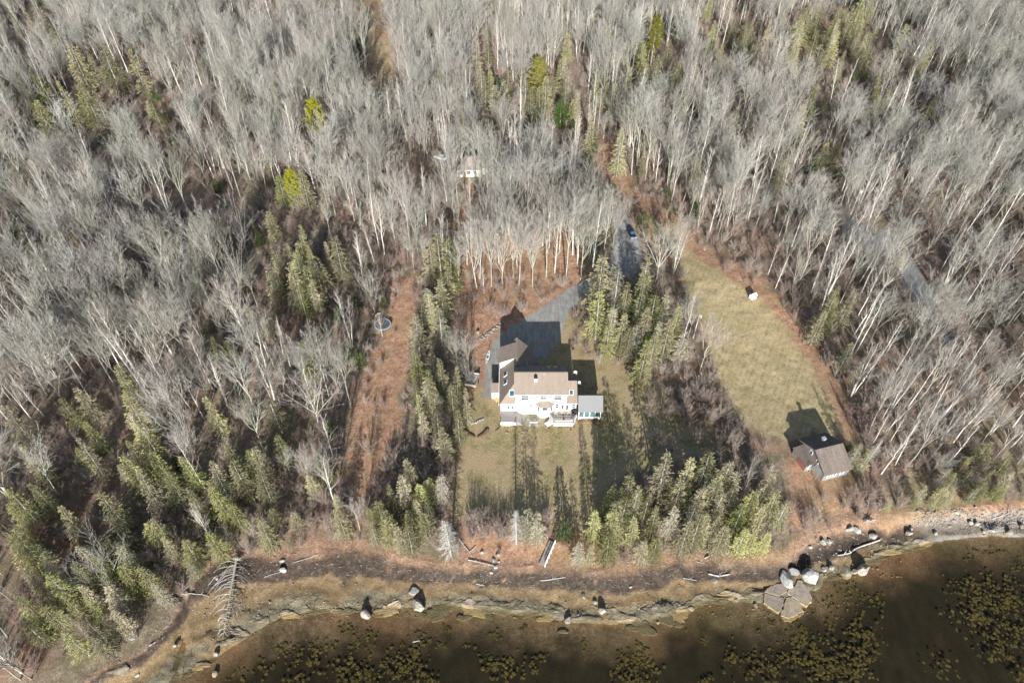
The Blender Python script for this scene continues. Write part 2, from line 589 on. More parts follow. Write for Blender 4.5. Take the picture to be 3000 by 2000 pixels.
def m_roof(name, lo, hi):
    m, nt, p, _ = new_mat(name)
    co = obj_co(nt)
    br = nt.nodes.new('ShaderNodeTexBrick')
    br.inputs['Scale'].default_value = 1.0
    br.inputs['Brick Width'].default_value = 0.33; br.inputs['Row Height'].default_value = 0.14
    br.inputs['Mortar Size'].default_value = 0.012
    br.inputs['Color1'].default_value = (*lo, 1); br.inputs['Color2'].default_value = (*hi, 1)
    br.inputs['Mortar'].default_value = (lo[0] * 0.6, lo[1] * 0.6, lo[2] * 0.6, 1)
    nt.links.new(co, br.inputs[0])
    st = noise(nt, mapping(nt, co, (0.9, 0.25, 0.25)), 1.1, 5, 0.65)
    col = mixc(nt, 0.55, br.outputs[0], ramp(nt, st, [(0.3, lo), (0.7, hi)]))
    nt.links.new(col, p.inputs['Base Color'])
    p.inputs['Roughness'].default_value = 0.9
    p.inputs['Specular IOR Level'].default_value = 0.15
    bump(nt, p, br.outputs[1], 0.3, 0.02)
    return m


def m_siding(name, c, var=0.06, pitch=0.16):
    m, nt, p, _ = new_mat(name)
    co = obj_co(nt)
    w = nt.nodes.new('ShaderNodeTexWave'); w.bands_direction = 'Z'; w.wave_profile = 'SAW'
    w.inputs['Scale'].default_value = 1.0 / pitch / 3.1416 * 0.5
    nt.links.new(co, w.inputs[0])
    n = noise(nt, mapping(nt, co, (0.7, 0.7, 0.25)), 2.0, 5, 0.7)
    col = ramp(nt, n, [(0.3, [x * (1 - var * 2.2) for x in c]), (0.6, c)])
    nt.links.new(col, p.inputs['Base Color'])
    p.inputs['Roughness'].default_value = 0.6
    bump(nt, p, w.outputs[1], 0.25, 0.02)
    return m


def m_glass(name, c=(0.03, 0.04, 0.05), rough=0.06):
    m, nt, p, _ = new_mat(name)
    n = noise(nt, obj_co(nt), 0.8, 2)
    nt.links.new(ramp(nt, n, [(0.35, c), (0.7, [x * 2.2 + 0.02 for x in c])]), p.inputs['Base Color'])
    p.inputs['Roughness'].default_value = rough
    p.inputs['Specular IOR Level'].default_value = 0.6
    return m


def m_rock(name, lo, hi, lichen=None, tide=None):
    m, nt, p, _ = new_mat(name)
    co = obj_co(nt)
    n = noise(nt, co, 1.7, 7, 0.7)
    n2 = noise(nt, co, 0.5, 4, 0.6)
    col = ramp(nt, math_(nt, 'ADD', math_(nt, 'MULTIPLY', n, 0.7), math_(nt, 'MULTIPLY', n2, 0.3)), [(0.34, lo), (0.6, hi)])
    if lichen: col = mixc(nt, ramp(nt, n2, [(0.52, (0, 0, 0)), (0.64, (0.7, 0.7, 0.7))]), col, lichen)
    k = math_(nt, 'MULTIPLY_ADD', obj_rand(nt), 0.4, 0.78)
    hs = nt.nodes.new('ShaderNodeHueSaturation')
    nt.links.new(k, hs.inputs['Value']); nt.links.new(col, hs.inputs['Color'])
    col = hs.outputs[0]
    if tide:
        z = nt.nodes.new('ShaderNodeSeparateXYZ'); nt.links.new(geo_pos(nt), z.inputs[0])
        tz = math_(nt, 'MULTIPLY_ADD', n, 0.5, z.outputs[2])
        col = mixc(nt, ramp_v(nt, tz, WL + 0.35, WL + 0.75), tide, col)
    nt.links.new(col, p.inputs['Base Color'])
    p.inputs['Roughness'].default_value = 0.85
    p.inputs['Specular IOR Level'].default_value = 0.25
    bump(nt, p, n, 0.6, 0.12)
    return m


def ramp_v(nt, v, a, b):
    n = nt.nodes.new('ShaderNodeMapRange')
    nt.links.new(v, n.inputs[0])
    n.inputs[1].default_value = a; n.inputs[2].default_value = b
    return n.outputs[0]


M = {}
M['ground'] = m_ground()
M['water'] = m_water()
M['bark'] = m_bark('grey_bark', (0.15, 0.145, 0.132), (0.42, 0.41, 0.38), 0.5, [(1, 1, 1), (.82, .76, .68), (1.0, 1.02, .95), (.78, .80, .68), (.92, .86, .82)])
M['birch'] = m_bark('white_bark', (0.33, 0.31, 0.28), (0.68, 0.655, 0.60), 0.22)
M['twig'] = m_twig('grey_twigs', [(0.29, 0.288, 0.268), (0.36, 0.358, 0.335), (0.31, 0.275, 0.26), (0.39, 0.39, 0.365), (0.25, 0.243, 0.215), (0.31, 0.308, 0.255)])
M['twig_birch'] = m_twig('pale_twigs', [(0.40, 0.375, 0.34), (0.46, 0.435, 0.39), (0.38, 0.325, 0.30)])
M['brush'] = m_twig('brown_brush', [(0.28, 0.215, 0.185), (0.35, 0.30, 0.25), (0.30, 0.205, 0.185), (0.39, 0.355, 0.30)])
M['deadwood'] = m_bark('bleached_wood', (0.20, 0.19, 0.175), (0.44, 0.42, 0.385), 0.25)
M['root'] = m_bark('old_wood', (0.15, 0.135, 0.12), (0.36, 0.33, 0.29), 0.15)
M['needle'] = m_foliage('spruce_needles', (0.080, 0.094, 0.036), (0.22, 0.222, 0.095), (0.42, 0.40, 0.22))
M['needle_grey'] = m_foliage('lichened_needles', (0.12, 0.125, 0.065), (0.27, 0.262, 0.15), (0.47, 0.45, 0.31))
M['needle_pine'] = m_foliage('pine_needles', (0.085, 0.095, 0.016), (0.20, 0.195, 0.030), (0.30, 0.27, 0.06))
M['needle_dark'] = m_foliage('fir_needles', (0.026, 0.050, 0.016), (0.050, 0.085, 0.022), (0.085, 0.115, 0.03))
M['spruce_bark'] = m_bark('spruce_bark', (0.16, 0.14, 0.12), (0.36, 0.33, 0.29), 0.3)
M['roof'] = m_roof('brown_shingles', (0.195, 0.155, 0.125), (0.27, 0.222, 0.185))
M['roof_barn'] = m_roof('old_shingles', (0.10, 0.080, 0.070), (0.20, 0.165, 0.145))
M['roof_tan'] = m_roof('tan_shingles', (0.25, 0.205, 0.175), (0.34, 0.29, 0.255))
M['white'] = m_siding('white_siding', (0.80, 0.79, 0.76))
M['trim'] = simple('white_trim', (0.80, 0.80, 0.78), 0.5, var=0.04)
M['glass'] = m_glass('window_glass')
M['skyglass'] = m_glass('skylight_glass', (0.008, 0.035, 0.06))
M['porchglass'] = m_glass('porch_glass', (0.035, 0.065, 0.07), 0.12)
M['deck'] = simple('grey_deck_boards', (0.27, 0.245, 0.235), 0.8, var=0.2, scale=6)
M['dark'] = simple('black_metal', (0.03, 0.03, 0.034), 0.5, var=0.2)
M['grey'] = simple('grey_metal', (0.42, 0.43, 0.44), 0.45, 0.3, var=0.1)
M['shingle_wall'] = m_siding('grey_wood_shingles', (0.22, 0.215, 0.20), 0.2, 0.2)
M['red_wall'] = m_siding('red_boards', (0.28, 0.035, 0.032), 0.2, 0.3)
M['wood'] = simple('weathered_wood', (0.40, 0.36, 0.31), 0.85, var=0.3, scale=5)
M['tan_wood'] = simple('tan_wood', (0.50, 0.38, 0.26), 0.8, var=0.2, scale=5)
M['redwood'] = simple('redwood', (0.30, 0.105, 0.05), 0.8, var=0.25, scale=5)
M['rock'] = m_rock('grey_rock', (0.12, 0.108, 0.09), (0.32, 0.295, 0.255), (0.36, 0.34, 0.29), (0.20, 0.15, 0.075))
M['rock_white'] = m_rock('pale_granite', (0.12, 0.122, 0.122), (0.36, 0.355, 0.34), (0.20, 0.205, 0.20), (0.33, 0.27, 0.16))
M['rock_flat'] = m_rock('ledge_rock', (0.19, 0.155, 0.13), (0.37, 0.315, 0.265), (0.36, 0.29, 0.18), (0.22, 0.16, 0.07))
M['rock_ledge'] = m_rock('shore_ledge', (0.075, 0.063, 0.042), (0.205, 0.178, 0.125), (0.26, 0.24, 0.19), (0.095, 0.075, 0.035))
M['weed'] = simple('bladder_wrack', (0.092, 0.080, 0.025), 0.85, var=0.5, scale=1.2)
M['mulch'] = simple('brown_mulch', (0.125, 0.075, 0.045), 0.95, var=0.45, scale=9, bmp=0.6)
M['straw'] = m_foliage('dry_grass', (0.26, 0.19, 0.10), (0.42, 0.32, 0.19), (0.56, 0.46, 0.30))
M['blue_paint'] = simple('blue_paint', (0.006, 0.024, 0.085), 0.3, 0.2, var=0.05, spec=0.6)
M['blue_plastic'] = simple('blue_plastic', (0.015, 0.12, 0.42), 0.35, var=0.1)
M['pink_plastic'] = simple('faded_red_plastic', (0.42, 0.20, 0.19), 0.5, var=0.1)
M['rubber'] = simple('black_rubber', (0.022, 0.022, 0.024), 0.8, var=0.2)
M['mat_grey'] = simple('trampoline_mat', (0.075, 0.085, 0.095), 0.6, var=0.15)
M['pad'] = simple('blue_pad', (0.25, 0.34, 0.42), 0.5, var=0.2)
M['white_plastic'] = simple('white_plastic', (0.62, 0.62, 0.64), 0.4, var=0.05)
M['dish'] = simple('dish_enamel', (0.27, 0.28, 0.30), 0.5, var=0.1)
M['skirt'] = m_siding('cream_skirting', (0.62, 0.58, 0.49), 0.12)
M['bench_paint'] = simple('faded_white_paint', (0.36, 0.355, 0.34), 0.7, var=0.2)
M['railing'] = simple('pale_railing', (0.52, 0.52, 0.50), 0.6, var=0.1)
M['yellow'] = simple('yellow_plastic', (0.75, 0.52, 0.03), 0.4, var=0.08)
M['green_plastic'] = simple('green_plastic', (0.03, 0.13, 0.08), 0.4, var=0.1)
M['pole'] = simple('pole_wood', (0.52, 0.47, 0.41), 0.8, var=0.15)

# ------------------------------------------------------------------ the ground
Z_LAWN = ov([(1100, 900), (1083, 950), (1062, 990), (1048, 1050), (1043, 1120), (1048, 1190), (1120, 1200), (1260, 1215), (1390, 1200), (1400, 1120),
             (1440, 1085), (1560, 1065), (1640, 1040), (1640, 985), (1570, 935), (1480, 880), (1425, 840), (1372, 790), (1330, 750), (1300, 715),
             (1280, 770), (1230, 830), (1230, 900), (1150, 905)])
Z_FIELD = ov([(1490, 490), (1540, 545), (1600, 590), (1680, 640), (1750, 690), (1815, 760), (1850, 820), (1890, 890), (1925, 960), (1925, 995),
              (1840, 1010), (1800, 1015), (1740, 1000), (1690, 965), (1652, 905), (1638, 850), (1618, 770), (1588, 700), (1566, 640), (1538, 580), (1500, 540)])
Z_LEAVES = [ov([(1040, 590), (1100, 520), (1250, 530), (1330, 570), (1350, 640), (1275, 695), (1200, 745), (1150, 765), (1118, 830), (1108, 900), (1082, 925),
                (1088, 850), (1072, 760), (1055, 690)]),
            ov([(1345, 330), (1400, 330), (1440, 400), (1480, 445), (1530, 480), (1640, 575), (1740, 640), (1830, 720), (1880, 800), (1930, 890),
                (1965, 985), (1925, 1020), (1800, 900), (1500, 560), (1440, 460), (1380, 390)]),
            ov([(905, 650), (950, 632), (952, 700), (945, 780), (930, 880), (905, 980), (880, 1060), (862, 1130), (845, 1180), (815, 1170), (800, 1100), (803, 990),
                (825, 890), (868, 800), (888, 720)]),
            ov([(1046, 412), (1132, 415), (1105, 460), (1090, 520), (1062, 570), (1040, 545), (1052, 470)]),
            ov([(1285, 790), (1330, 752), (1425, 825), (1420, 858), (1330, 835)]),
            ov([(1395, 1210), (1290, 1225), (1060, 1190), (1060, 1290), (1410, 1310)]),
            ov([(1145, 982), (1380, 975), (1378, 990), (1300, 1000), (1250, 1001), (1150, 1006)]),
            ov([(1800, 1060), (1960, 1060), (1960, 1180), (1830, 1200)])]
Z_TRAIL = ov([(800, -40), (866, -40), (876, 40), (894, 90), (906, 165), (912, 235), (870, 235), (858, 165), (838, 100), (812, 50)])
Z_DRIVE = ov([(1145, 765), (1200, 738), (1265, 692), (1315, 655), (1370, 625), (1405, 595), (1412, 540), (1402, 490), (1425, 480), (1450, 520), (1472, 560),
              (1474, 605), (1450, 640), (1400, 660), (1345, 680), (1305, 715), (1285, 780), (1255, 815), (1225, 838), (1225, 900), (1150, 900), (1145, 830)])
Z_STRIP = ov([(1111, 912), (1112, 870), (1122, 830), (1133, 790), (1150, 760), (1155, 800), (1141, 840), (1141, 912)])
Z_ROAD = [(2455, 640), (2500, 632), (2560, 690), (2590, 668), (2622, 688), (2700, 800), (2750, 900), (2800, 1010), (2765, 1015), (2705, 905), (2650, 830),
          (2590, 738), (2540, 748), (2480, 704)]
Z_YARD = ov([(1040, 380), (1075, 365), (1130, 365), (1140, 420), (1050, 425)])
W_ = lambda P: np.array([at(a, b, 0) for a, b in P])


def poly_sd(x, y, P):
    """signed distance to a polygon, positive inside"""
    x = np.asarray(x, float); y = np.asarray(y, float)
    d = seg_dist(x, y, np.vstack([P, P[:1]]))
    ins = np.zeros(x.shape, bool)
    n = len(P)
    for i in range(n):
        ax, ay = P[i]; bx, by = P[(i + 1) % n]
        c = ((ay > y) != (by > y)) & (x < (bx - ax) * (y - ay) / (by - ay + 1e-12) + ax)
        ins ^= c
    return np.where(ins, d, -d)


WZ = {'lawn': [W_(Z_LAWN)], 'field': [W_(Z_FIELD)], 'leaf': [W_(p) for p in Z_LEAVES], 'trail': [W_(Z_TRAIL)],
      'drive': [W_(Z_DRIVE), W_(Z_STRIP)], 'road': [W_(Z_ROAD)], 'yard': [W_(Z_YARD)]}


def zone_sd(x, y, key):
    return np.max(np.array([poly_sd(x, y, P) for P in WZ[key]]), axis=0)


def axis(a, b, step, far_lo, far_hi, grow):
    mid = list(np.arange(a, b + 1e-6, step))
    lo = []; s = step; p = a
    while p > far_lo: s *= grow; p -= s; lo.append(p)
    hi = []; s = step; p = b
    while p < far_hi: s *= grow; p += s; hi.append(p)
    return np.array(lo[::-1] + mid + hi)


def build_ground():
    xs = axis(-95, 105, 0.55, -1300, 1300, 1.07)
    ys = axis(36, 150, 0.5, -420, 1800, 1.05)
    X, Y = np.meshgrid(xs, ys)
    near = (np.abs(X) < 130) & (Y < 220) & (Y > 20)
    Z = ground(X, Y)
    d, t, db = shore_t(X, Y)
    e = (fbm(X * 0.35, Y * 0.35, 11, 4) - 0.5)
    e2 = (fbm(X * 1.1, Y * 1.1, 12, 3) - 0.5)
    ed = e * 4.0 + e2 * 1.2
    sd = {k: zone_sd(X, Y, k) for k in WZ}
    land = sstep(-0.5, 1.0, db)
    g = {}
    g['leaf'] = sstep(-2.2, 1.2, sd['leaf'] + ed * 1.3) * land
    g['grass'] = np.maximum(sstep(-1.0, 1.0, sd['lawn'] + ed), sstep(-1, 1, sd['yard'] + ed)) * land
    g['field'] = np.maximum(sstep(-1.2, 1.2, sd['field'] + ed), sstep(-2, 2, sd['trail'] + ed) * 0.8) * land
    g['gravel'] = sstep(-0.5, 0.5, sd['drive'] + e2 * 1.5 + e * 1.4)
    g['asphalt'] = sstep(-0.4, 0.4, sd['road'] + e2 * 0.8)
    g['leaf'] = np.maximum(g['leaf'], sstep(-2, 2, sd['trail'] + ed) * sstep(.45, .6, fbm(X * .2, Y * .2, 21, 3)))
    g['field'] = np.where(sd['trail'] > -2, g['field'] * (1 - .6 * g['leaf']), g['field'])
    tt = t + e * 0.22
    tw = np.interp(X, [-200, -55, -42, -20, 0, 30, 48, 60, 75, 200], [0.78, 0.72, 0.55, 0.50, 0.55, 0.55, 0.45, 0.35, 0.2, 0.2])
    on = (t < 1.02) & (d >= -0.3)
    g['wrack'] = sstep(tw - 0.06, tw + 0.04, tt) * (1 - sstep(tw + 0.24, tw + 0.5, tt)) * on * sstep(0.22, 0.45, fbm(X * 0.7, Y * 0.7, 40, 4) + 0.15)
    g['sand'] = (1 - sstep(tw - 0.05, tw + 0.05, tt)) * on
    g['ledge'] = (1 - sstep(0.22, 0.36, tt)) * on * sstep(0.35, 0.5, fbm(X * 0.12, Y * 0.3, 44, 3) + 0.08)
    g['bed'] = 1 - sstep(-7.0, 0.3, d + e * 5 + e2 * 1.5)
    g['leaf'] = np.maximum(g['leaf'], ((t > tw) & (t < 1.1)) * 0.75)
    # gravel beach at the far end of the shore
    gb = sstep(77, 83, X) * (t < 0.75) * (d > -0.2)
    g['gravel'] = np.maximum(g['gravel'], gb * 0.6); g['sand'] *= 1 - gb; g['ledge'] *= 1 - gb; g['wrack'] *= 1 - gb * 0.7
    g['field'] = np.maximum(g['field'], .85 * sstep(-4, 8, zone_sd(X, Y, 'lawn')) * sstep(81, 74, Y + e * 8) * land)
    g['grass'] = np.maximum(g['grass'], .55 * sstep(60, 80, X) * sstep(28, 8, db) * land * sstep(.42, .55, fbm(X * .12, Y * .12, 48, 3)))
    ny, nx = X.shape
    ca = np.stack([g['grass'], g['field'], g['leaf'], np.ones_like(X)], -1).reshape(-1, 4)
    cb = np.stack([g['gravel'], g['wrack'], g['sand'], np.ones_like(X)], -1).reshape(-1, 4)
    cc = np.stack([g['ledge'], g['bed'], g['asphalt'], np.ones_like(X)], -1).reshape(-1, 4)
    V = np.stack([X, Y, Z], -1).reshape(-1, 3)
    i = np.arange(nx * ny).reshape(ny, nx)
    Q = np.stack([i[:-1, :-1], i[:-1, 1:], i[1:, 1:], i[1:, :-1]], -1).reshape(-1, 4)
    fc = lambda a: a.reshape(-1)[Q].mean(1)
    lab = np.zeros(len(Q), int)
    lab[fc(sd['leaf']) > 0] = 3
    lab[fc(sd['trail']) > 0] = 7
    lab[fc(g['grass']) > 0.5] = 1
    lab[fc(g['field']) > 0.6] = 2
    lab[fc(sd['trail']) > 0] = 7
    lab[fc(sd['drive']) > 0] = 4
    lab[fc(sd['road']) > 0] = 8
    lab[fc(t) < 1] = 5
    lab[fc(d) < 0] = 6
    names = ['forest_floor', 'lawn', 'hayfield', 'leafy_ground', 'gravel_driveway', 'shore', 'sea_bed', 'grassy_trail', 'lane']
    for k, nm in enumerate(names):
        q = Q[lab == k]
        if not len(q): continue
        used, inv = np.unique(q, return_inverse=True)
        inv = inv.reshape(q.shape)
        me = bpy.data.meshes.new(nm)
        me.vertices.add(len(used)); me.vertices.foreach_set('co', V[used].ravel())
        me.loops.add(q.size); me.loops.foreach_set('vertex_index', inv.ravel().astype(np.int32))
        me.polygons.add(len(q)); me.polygons.foreach_set('loop_start', np.arange(0, q.size, 4, dtype=np.int32))
        me.update(calc_edges=True)
        me.polygons.foreach_set('use_smooth', np.ones(len(q), bool))
        for cn, arr in (('cover_a', ca), ('cover_b', cb), ('cover_c', cc)):
            at_ = me.color_attributes.new(cn, 'FLOAT_COLOR', 'POINT')
            at_.data.foreach_set('color', arr[used].astype(np.float32).ravel())
        me.materials.append(M['ground'])
        me.update()
        tag(link(bpy.data.objects.new(nm, me)), kind='structure')


build_ground()

wmb = MB()
nx_, ny_ = 60, 24
for j_ in range(ny_ + 1):
    for i_ in range(nx_ + 1): wmb.v.append((-900 + 1800 * i_ / nx_, -400 + 512 * j_ / ny_, WL))
for j_ in range(ny_):
    for i_ in range(nx_): a_ = j_ * (nx_ + 1) + i_; wmb.f.append((a_, a_ + 1, a_ + nx_ + 2, a_ + nx_ + 1)); wmb.m.append(0)
tag(wmb.obj('sea_water', M['water']), kind='structure')

# ------------------------------------------------------------------ the white house
HX = (5.0, 100.0, 0.0)
house = thing('house', 'white two storey house with brown shingle roofs, decks and a glazed porch', 'house', HX)
FY, BY = 96.9, 105.1


def hp(mb, name, mat, parent=None, **k):
    """a part of the house, from world coordinates"""
    o = mb.obj(name, mat, parent or house, HX)
    return o


hp(MB().prism([(0.7, FY), (12.0, FY), (12.0, BY), (0.7, BY)], -0.6, 6.85)
   .add([(0.7, FY, 6.85), (0.7, BY, 6.85), (0.7, 101, 9.3), (0.72, FY, 6.85), (0.72, BY, 6.85), (0.72, 101, 9.3)], [(0, 1, 2), (3, 5, 4)])
   .add([(12.0, FY, 6.85), (12.0, BY, 6.85), (12.0, 101, 9.3), (11.98, FY, 6.85), (11.98, BY, 6.85), (11.98, 101, 9.3)], [(0, 2, 1), (3, 4, 5)]), 'wall', M['white'])
hp(MB().prism([(12.003, FY + 0.01), (14.2, FY + 0.01), (14.2, BY - .01), (12.003, BY - .01)], -0.6, 3.85)
   .add([(14.2, FY, 3.85), (14.2, BY, 3.85), (14.2, 101, 6.5), (14.18, FY, 3.85), (14.18, BY, 3.85), (14.18, 101, 6.5)], [(0, 2, 1), (3, 4, 5)]), 'wall', M['white'])
hp(MB().prism([(-2.6, FY + 0.02), (0.697, FY + 0.02), (0.697, 105.2), (4.85, 105.2), (4.85, 113.2), (-2.6, 113.2)], -0.6, 3.8)
   .add([(-2.6, 113.2, 3.8), (4.85, 113.2, 3.8), (1.1, 113.2, 7.6), (-2.6, 113.17, 3.8), (4.85, 113.17, 3.8), (1.1, 113.17, 7.6)], [(0, 2, 1), (3, 4, 5)]), 'wall', M['white'])
# roofs
RT = 0.16
r1 = hp(MB().slab([(0.45, 96.72, 6.9), (12.25, 96.72, 6.9), (12.25, 101, 9.5), (0.45, 101, 9.5)], RT)
        .slab([(0.45, 101.003, 9.5), (12.25, 101.003, 9.5), (12.25, 105.5, 6.85), (0.45, 105.5, 6.85)], RT), 'roof', M['roof'])
r2 = hp(MB().slab([(12.01, 96.72, 3.99), (14.45, 96.72, 3.99), (14.45, 101, 6.7), (12.01, 101, 6.7)], RT)
        .slab([(12.01, 101.003, 6.7), (14.45, 101.003, 6.7), (14.45, 105.5, 3.85), (12.01, 105.5, 3.85)], RT), 'roof', M['roof'])
r3 = hp(MB().slab([(-2.85, 96.5, 3.72), (1.1, 100.45, 7.8), (1.1, 113.5, 7.8), (-2.85, 113.5, 3.72)], RT)
        .slab([(-2.6, 96.7, 3.96), (0.69, 96.7, 3.96), (0.69, 99.97, 7.355)], RT)
        .slab([(1.103, 104.9, 7.8), (5.05, 104.9, 3.72), (5.05, 113.5, 3.72), (1.103, 113.5, 7.8)], RT), 'roof', M['roof'])
# shed dormer on the west slope
hp(MB().slab([(-2.95, 107.0, 6.1), (1.08, 107.0, 7.88), (1.08, 112.0, 7.88), (-2.95, 112.0, 6.1)], 0.14), 'dormer_roof', M['roof'])
dw = MB().box(-2.7, -2.6, 107.25, 111.75, 3.85, 6.05)
for yy in (107.2, 111.7):
    dw.add([(-2.6, yy, 4.05), (-2.6, yy, 6.06), (1.0, yy, 7.68), (-2.6, yy + .06, 4.05), (-2.6, yy + .06, 6.06), (1.0, yy + .06, 7.68)], [(0, 2, 1), (3, 4, 5), (0, 3, 5, 2), (1, 2, 5, 4), (0, 1, 4, 3)])
hp(dw, 'dormer_wall', M['white'])
# ridge caps, gutters and eave trim
rc = MB()
rc.slab([(0.45, 100.85, 9.47), (12.25, 100.85, 9.47), (12.25, 101.15, 9.47), (0.45, 101.15, 9.47)], -0.06)
rc.slab([(0.95, 105.5, 7.76), (1.25, 105.5, 7.76), (1.25, 113.5, 7.76), (0.95, 113.5, 7.76)], -0.06)
hp(rc, 'ridge_cap', M['roof'])
gt = MB()
gt.box(0.45, 12.25, 96.6, 96.715, 6.76, 6.88); gt.box(12.27, 14.45, 96.6, 96.715, 3.86, 3.97); gt.box(-2.6, 0.69, 96.58, 96.695, 3.83, 3.94)
gt.box(-2.99, -2.87, 96.5, 113.4, 3.56, 3.68)
hp(gt, 'gutter', M['trim'])


def house_window(px0, py0, px1, py1, panes=1, Y=FY, sash=True, zbase=0):
    """a window of the front wall given by its two corners in the photograph"""
    x0, z1 = at_y(*c4(px0, py0), Y); x1, z0 = at_y(*c4(px1, py1), Y)
    w = (x1 - x0) / panes
    for k in range(panes):
        a, b = x0 + w * k + 0.03, x0 + w * (k + 1) - 0.03
        t = 0.07
        f = MB().box(a - t, b + t, Y - 0.07, Y - 0.004, z0 - t, z0).box(a - t, b + t, Y - 0.07, Y - 0.004, z1, z1 + t)
        f.box(a - t, a, Y - 0.07, Y - 0.004, z0, z1).box(b, b + t, Y - 0.07, Y - 0.004, z0, z1)
        zm = (z0 + z1) / 2
        if sash: f.box(a, b, Y - 0.06, Y - 0.004, zm - 0.05, zm + 0.05)
        fo = hp(f, 'window', M['trim'])
        if sash:
            for q0, q1 in ((z0, zm - 0.05), (zm + 0.05, z1)):
                o = MB().box(a, b, Y - 0.03, Y - 0.006, q0, q1).obj('pane', M['glass'], fo, HX)
        else:
            MB().box(a, b, Y - 0.03, Y - 0.006, z0, z1).obj('pane', M['glass'], fo, HX)


house_window(525, 1096, 605, 1141, 2)
house_window(723, 1094, 792, 1137, 2)
house_window(867, 1093, 945, 1140, 2)
house_window(612, 1187, 638, 1215)
house_window(880, 1187, 914, 1228)
house_window(1055, 1185, 1087, 1226)
house_window(378, 1203, 401, 1238, sash=False)
house_window(421, 1203, 441, 1238, sash=False)
for a, b in ((948, 970), (994, 1016)):          # glazed deck door, two leaves
    x0, z1 = at_y(*c4(a, 1196), FY); x1, _ = at_y(*c4(b, 1196), FY)
    dr = hp(MB().box(x0 - .12, x1 + .12, FY - .06, FY - .004, 1.25, z1 + .12), 'door', M['trim'])
    MB().box(x0, x1, FY - .075, FY - .062, 1.55, z1).obj('pane', M['glass'], dr, HX)
# bay window
bay = MB().prism([(5.35, FY - .004), (6.35, FY - 1.0), (8.25, FY - 1.0), (9.2, FY - .004)], -0.3, 3.7)
bo = hp(bay, 'bay_wall', M['white'])
br_ = MB()
A_, B_, C_, D_ = (5.0, FY - .1, 3.72), (6.2, FY - 1.28, 3.72), (8.4, FY - 1.28, 3.72), (9.55, FY - .1, 3.72)
E_, F_ = (6.7, FY - .01, 4.75), (7.9, FY - .01, 4.75)
br_.add([A_, B_, C_, D_, E_, F_], [(0, 1, 4), (1, 2, 5, 4), (2, 3, 5), (0, 3, 2, 1), (0, 4, 5, 3)])
hp(br_, 'bay_roof', M['roof'])
x0, z1 = at_y(*c4(748, 1222), FY - 1.0); x1, z0 = at_y(*c4(800, 1264), FY - 1.0)
bf = MB(); t_ = .08
bf.box(x0 - t_, x1 + t_, FY - 1.06, FY - 1.004, z0 - t_, z0).box(x0 - t_, x1 + t_, FY - 1.06, FY - 1.004, z1, z1 + t_).box(x0 - t_, x0, FY - 1.06, FY - 1.004, z0, z1).box(x1, x1 + t_, FY - 1.06, FY - 1.004, z0, z1).box(x0, x1, FY - 1.06, FY - 1.004, z0 + .3, z0 + .38)
bw = hp(bf, 'window', M['trim'])
MB().box(x0, x1, FY - 1.03, FY - 1.006, z0 + .38, z1).box(x0, x1, FY - 1.03, FY - 1.006, z0, z0 + .3).obj('pane', M['glass'], bw, HX)
for sgn, (xa, xb) in ((1, (5.35, 6.35)), (-1, (9.2, 8.25))):   # slanting side sashes
    pa, pb = Vector((xa, FY, 0)), Vector((xb, FY - 1.0, 0))
    d_ = (pb - pa).normalized(); nrm = Vector((d_.y, -d_.x, 0)) * (1 if sgn > 0 else -1)
    ps = MB()
    for q0, q1 in ((1.75, 2.35), (2.5, 3.1)):
        p0 = pa + d_ * 0.45; p1 = pa + d_ * 1.0
        o1 = nrm * 0.02; o2 = nrm * 0.05
        ps.add([(p0 + o1)[:2] + (q0,), (p1 + o1)[:2] + (q0,), (p1 + o1)[:2] + (q1,), (p0 + o1)[:2] + (q1,),
                (p0 + o2)[:2] + (q0,), (p1 + o2)[:2] + (q0,), (p1 + o2)[:2] + (q1,), (p0 + o2)[:2] + (q1,)],
               [(0, 1, 2, 3), (4, 7, 6, 5), (0, 4, 5, 1), (1, 5, 6, 2), (2, 6, 7, 3), (3, 7, 4, 0)])
    hp(ps, 'side_window', M['glass'])


def skylight(px, py, p, n, along, w, h, lift=0.1, glass='skyglass', frame='trim'):
    """roof window: centre pixel, a point and the normal of the slope, direction along the eave"""
    c = Vector(at_plane(*c4(px, py), p, n))
    n = Vector(n).normalized(); a = Vector(along).normalized(); b = n.cross(a)
    f = MB(); g = MB()
    def quad(mb, w_, h_, l0, l1):
        v = []
        for l in (l0, l1):
            for sx, sy in ((-1, -1), (1, -1), (1, 1), (-1, 1)):
                v.append(tuple(c + a * sx * w_ / 2 + b * sy * h_ / 2 + n * l))
        mb.add(v, [(3, 2, 1, 0), (4, 5, 6, 7), (0, 1, 5, 4), (1, 2, 6, 5), (2, 3, 7, 6), (3, 0, 4, 7)])
    quad(f, w + .16, h + .16, -0.05, lift)
    fo = hp(f, 'skylight', M[frame])
    quad(g, w, h, lift + 0.003, lift + 0.02)
    g.obj('pane', M[glass], fo, HX)


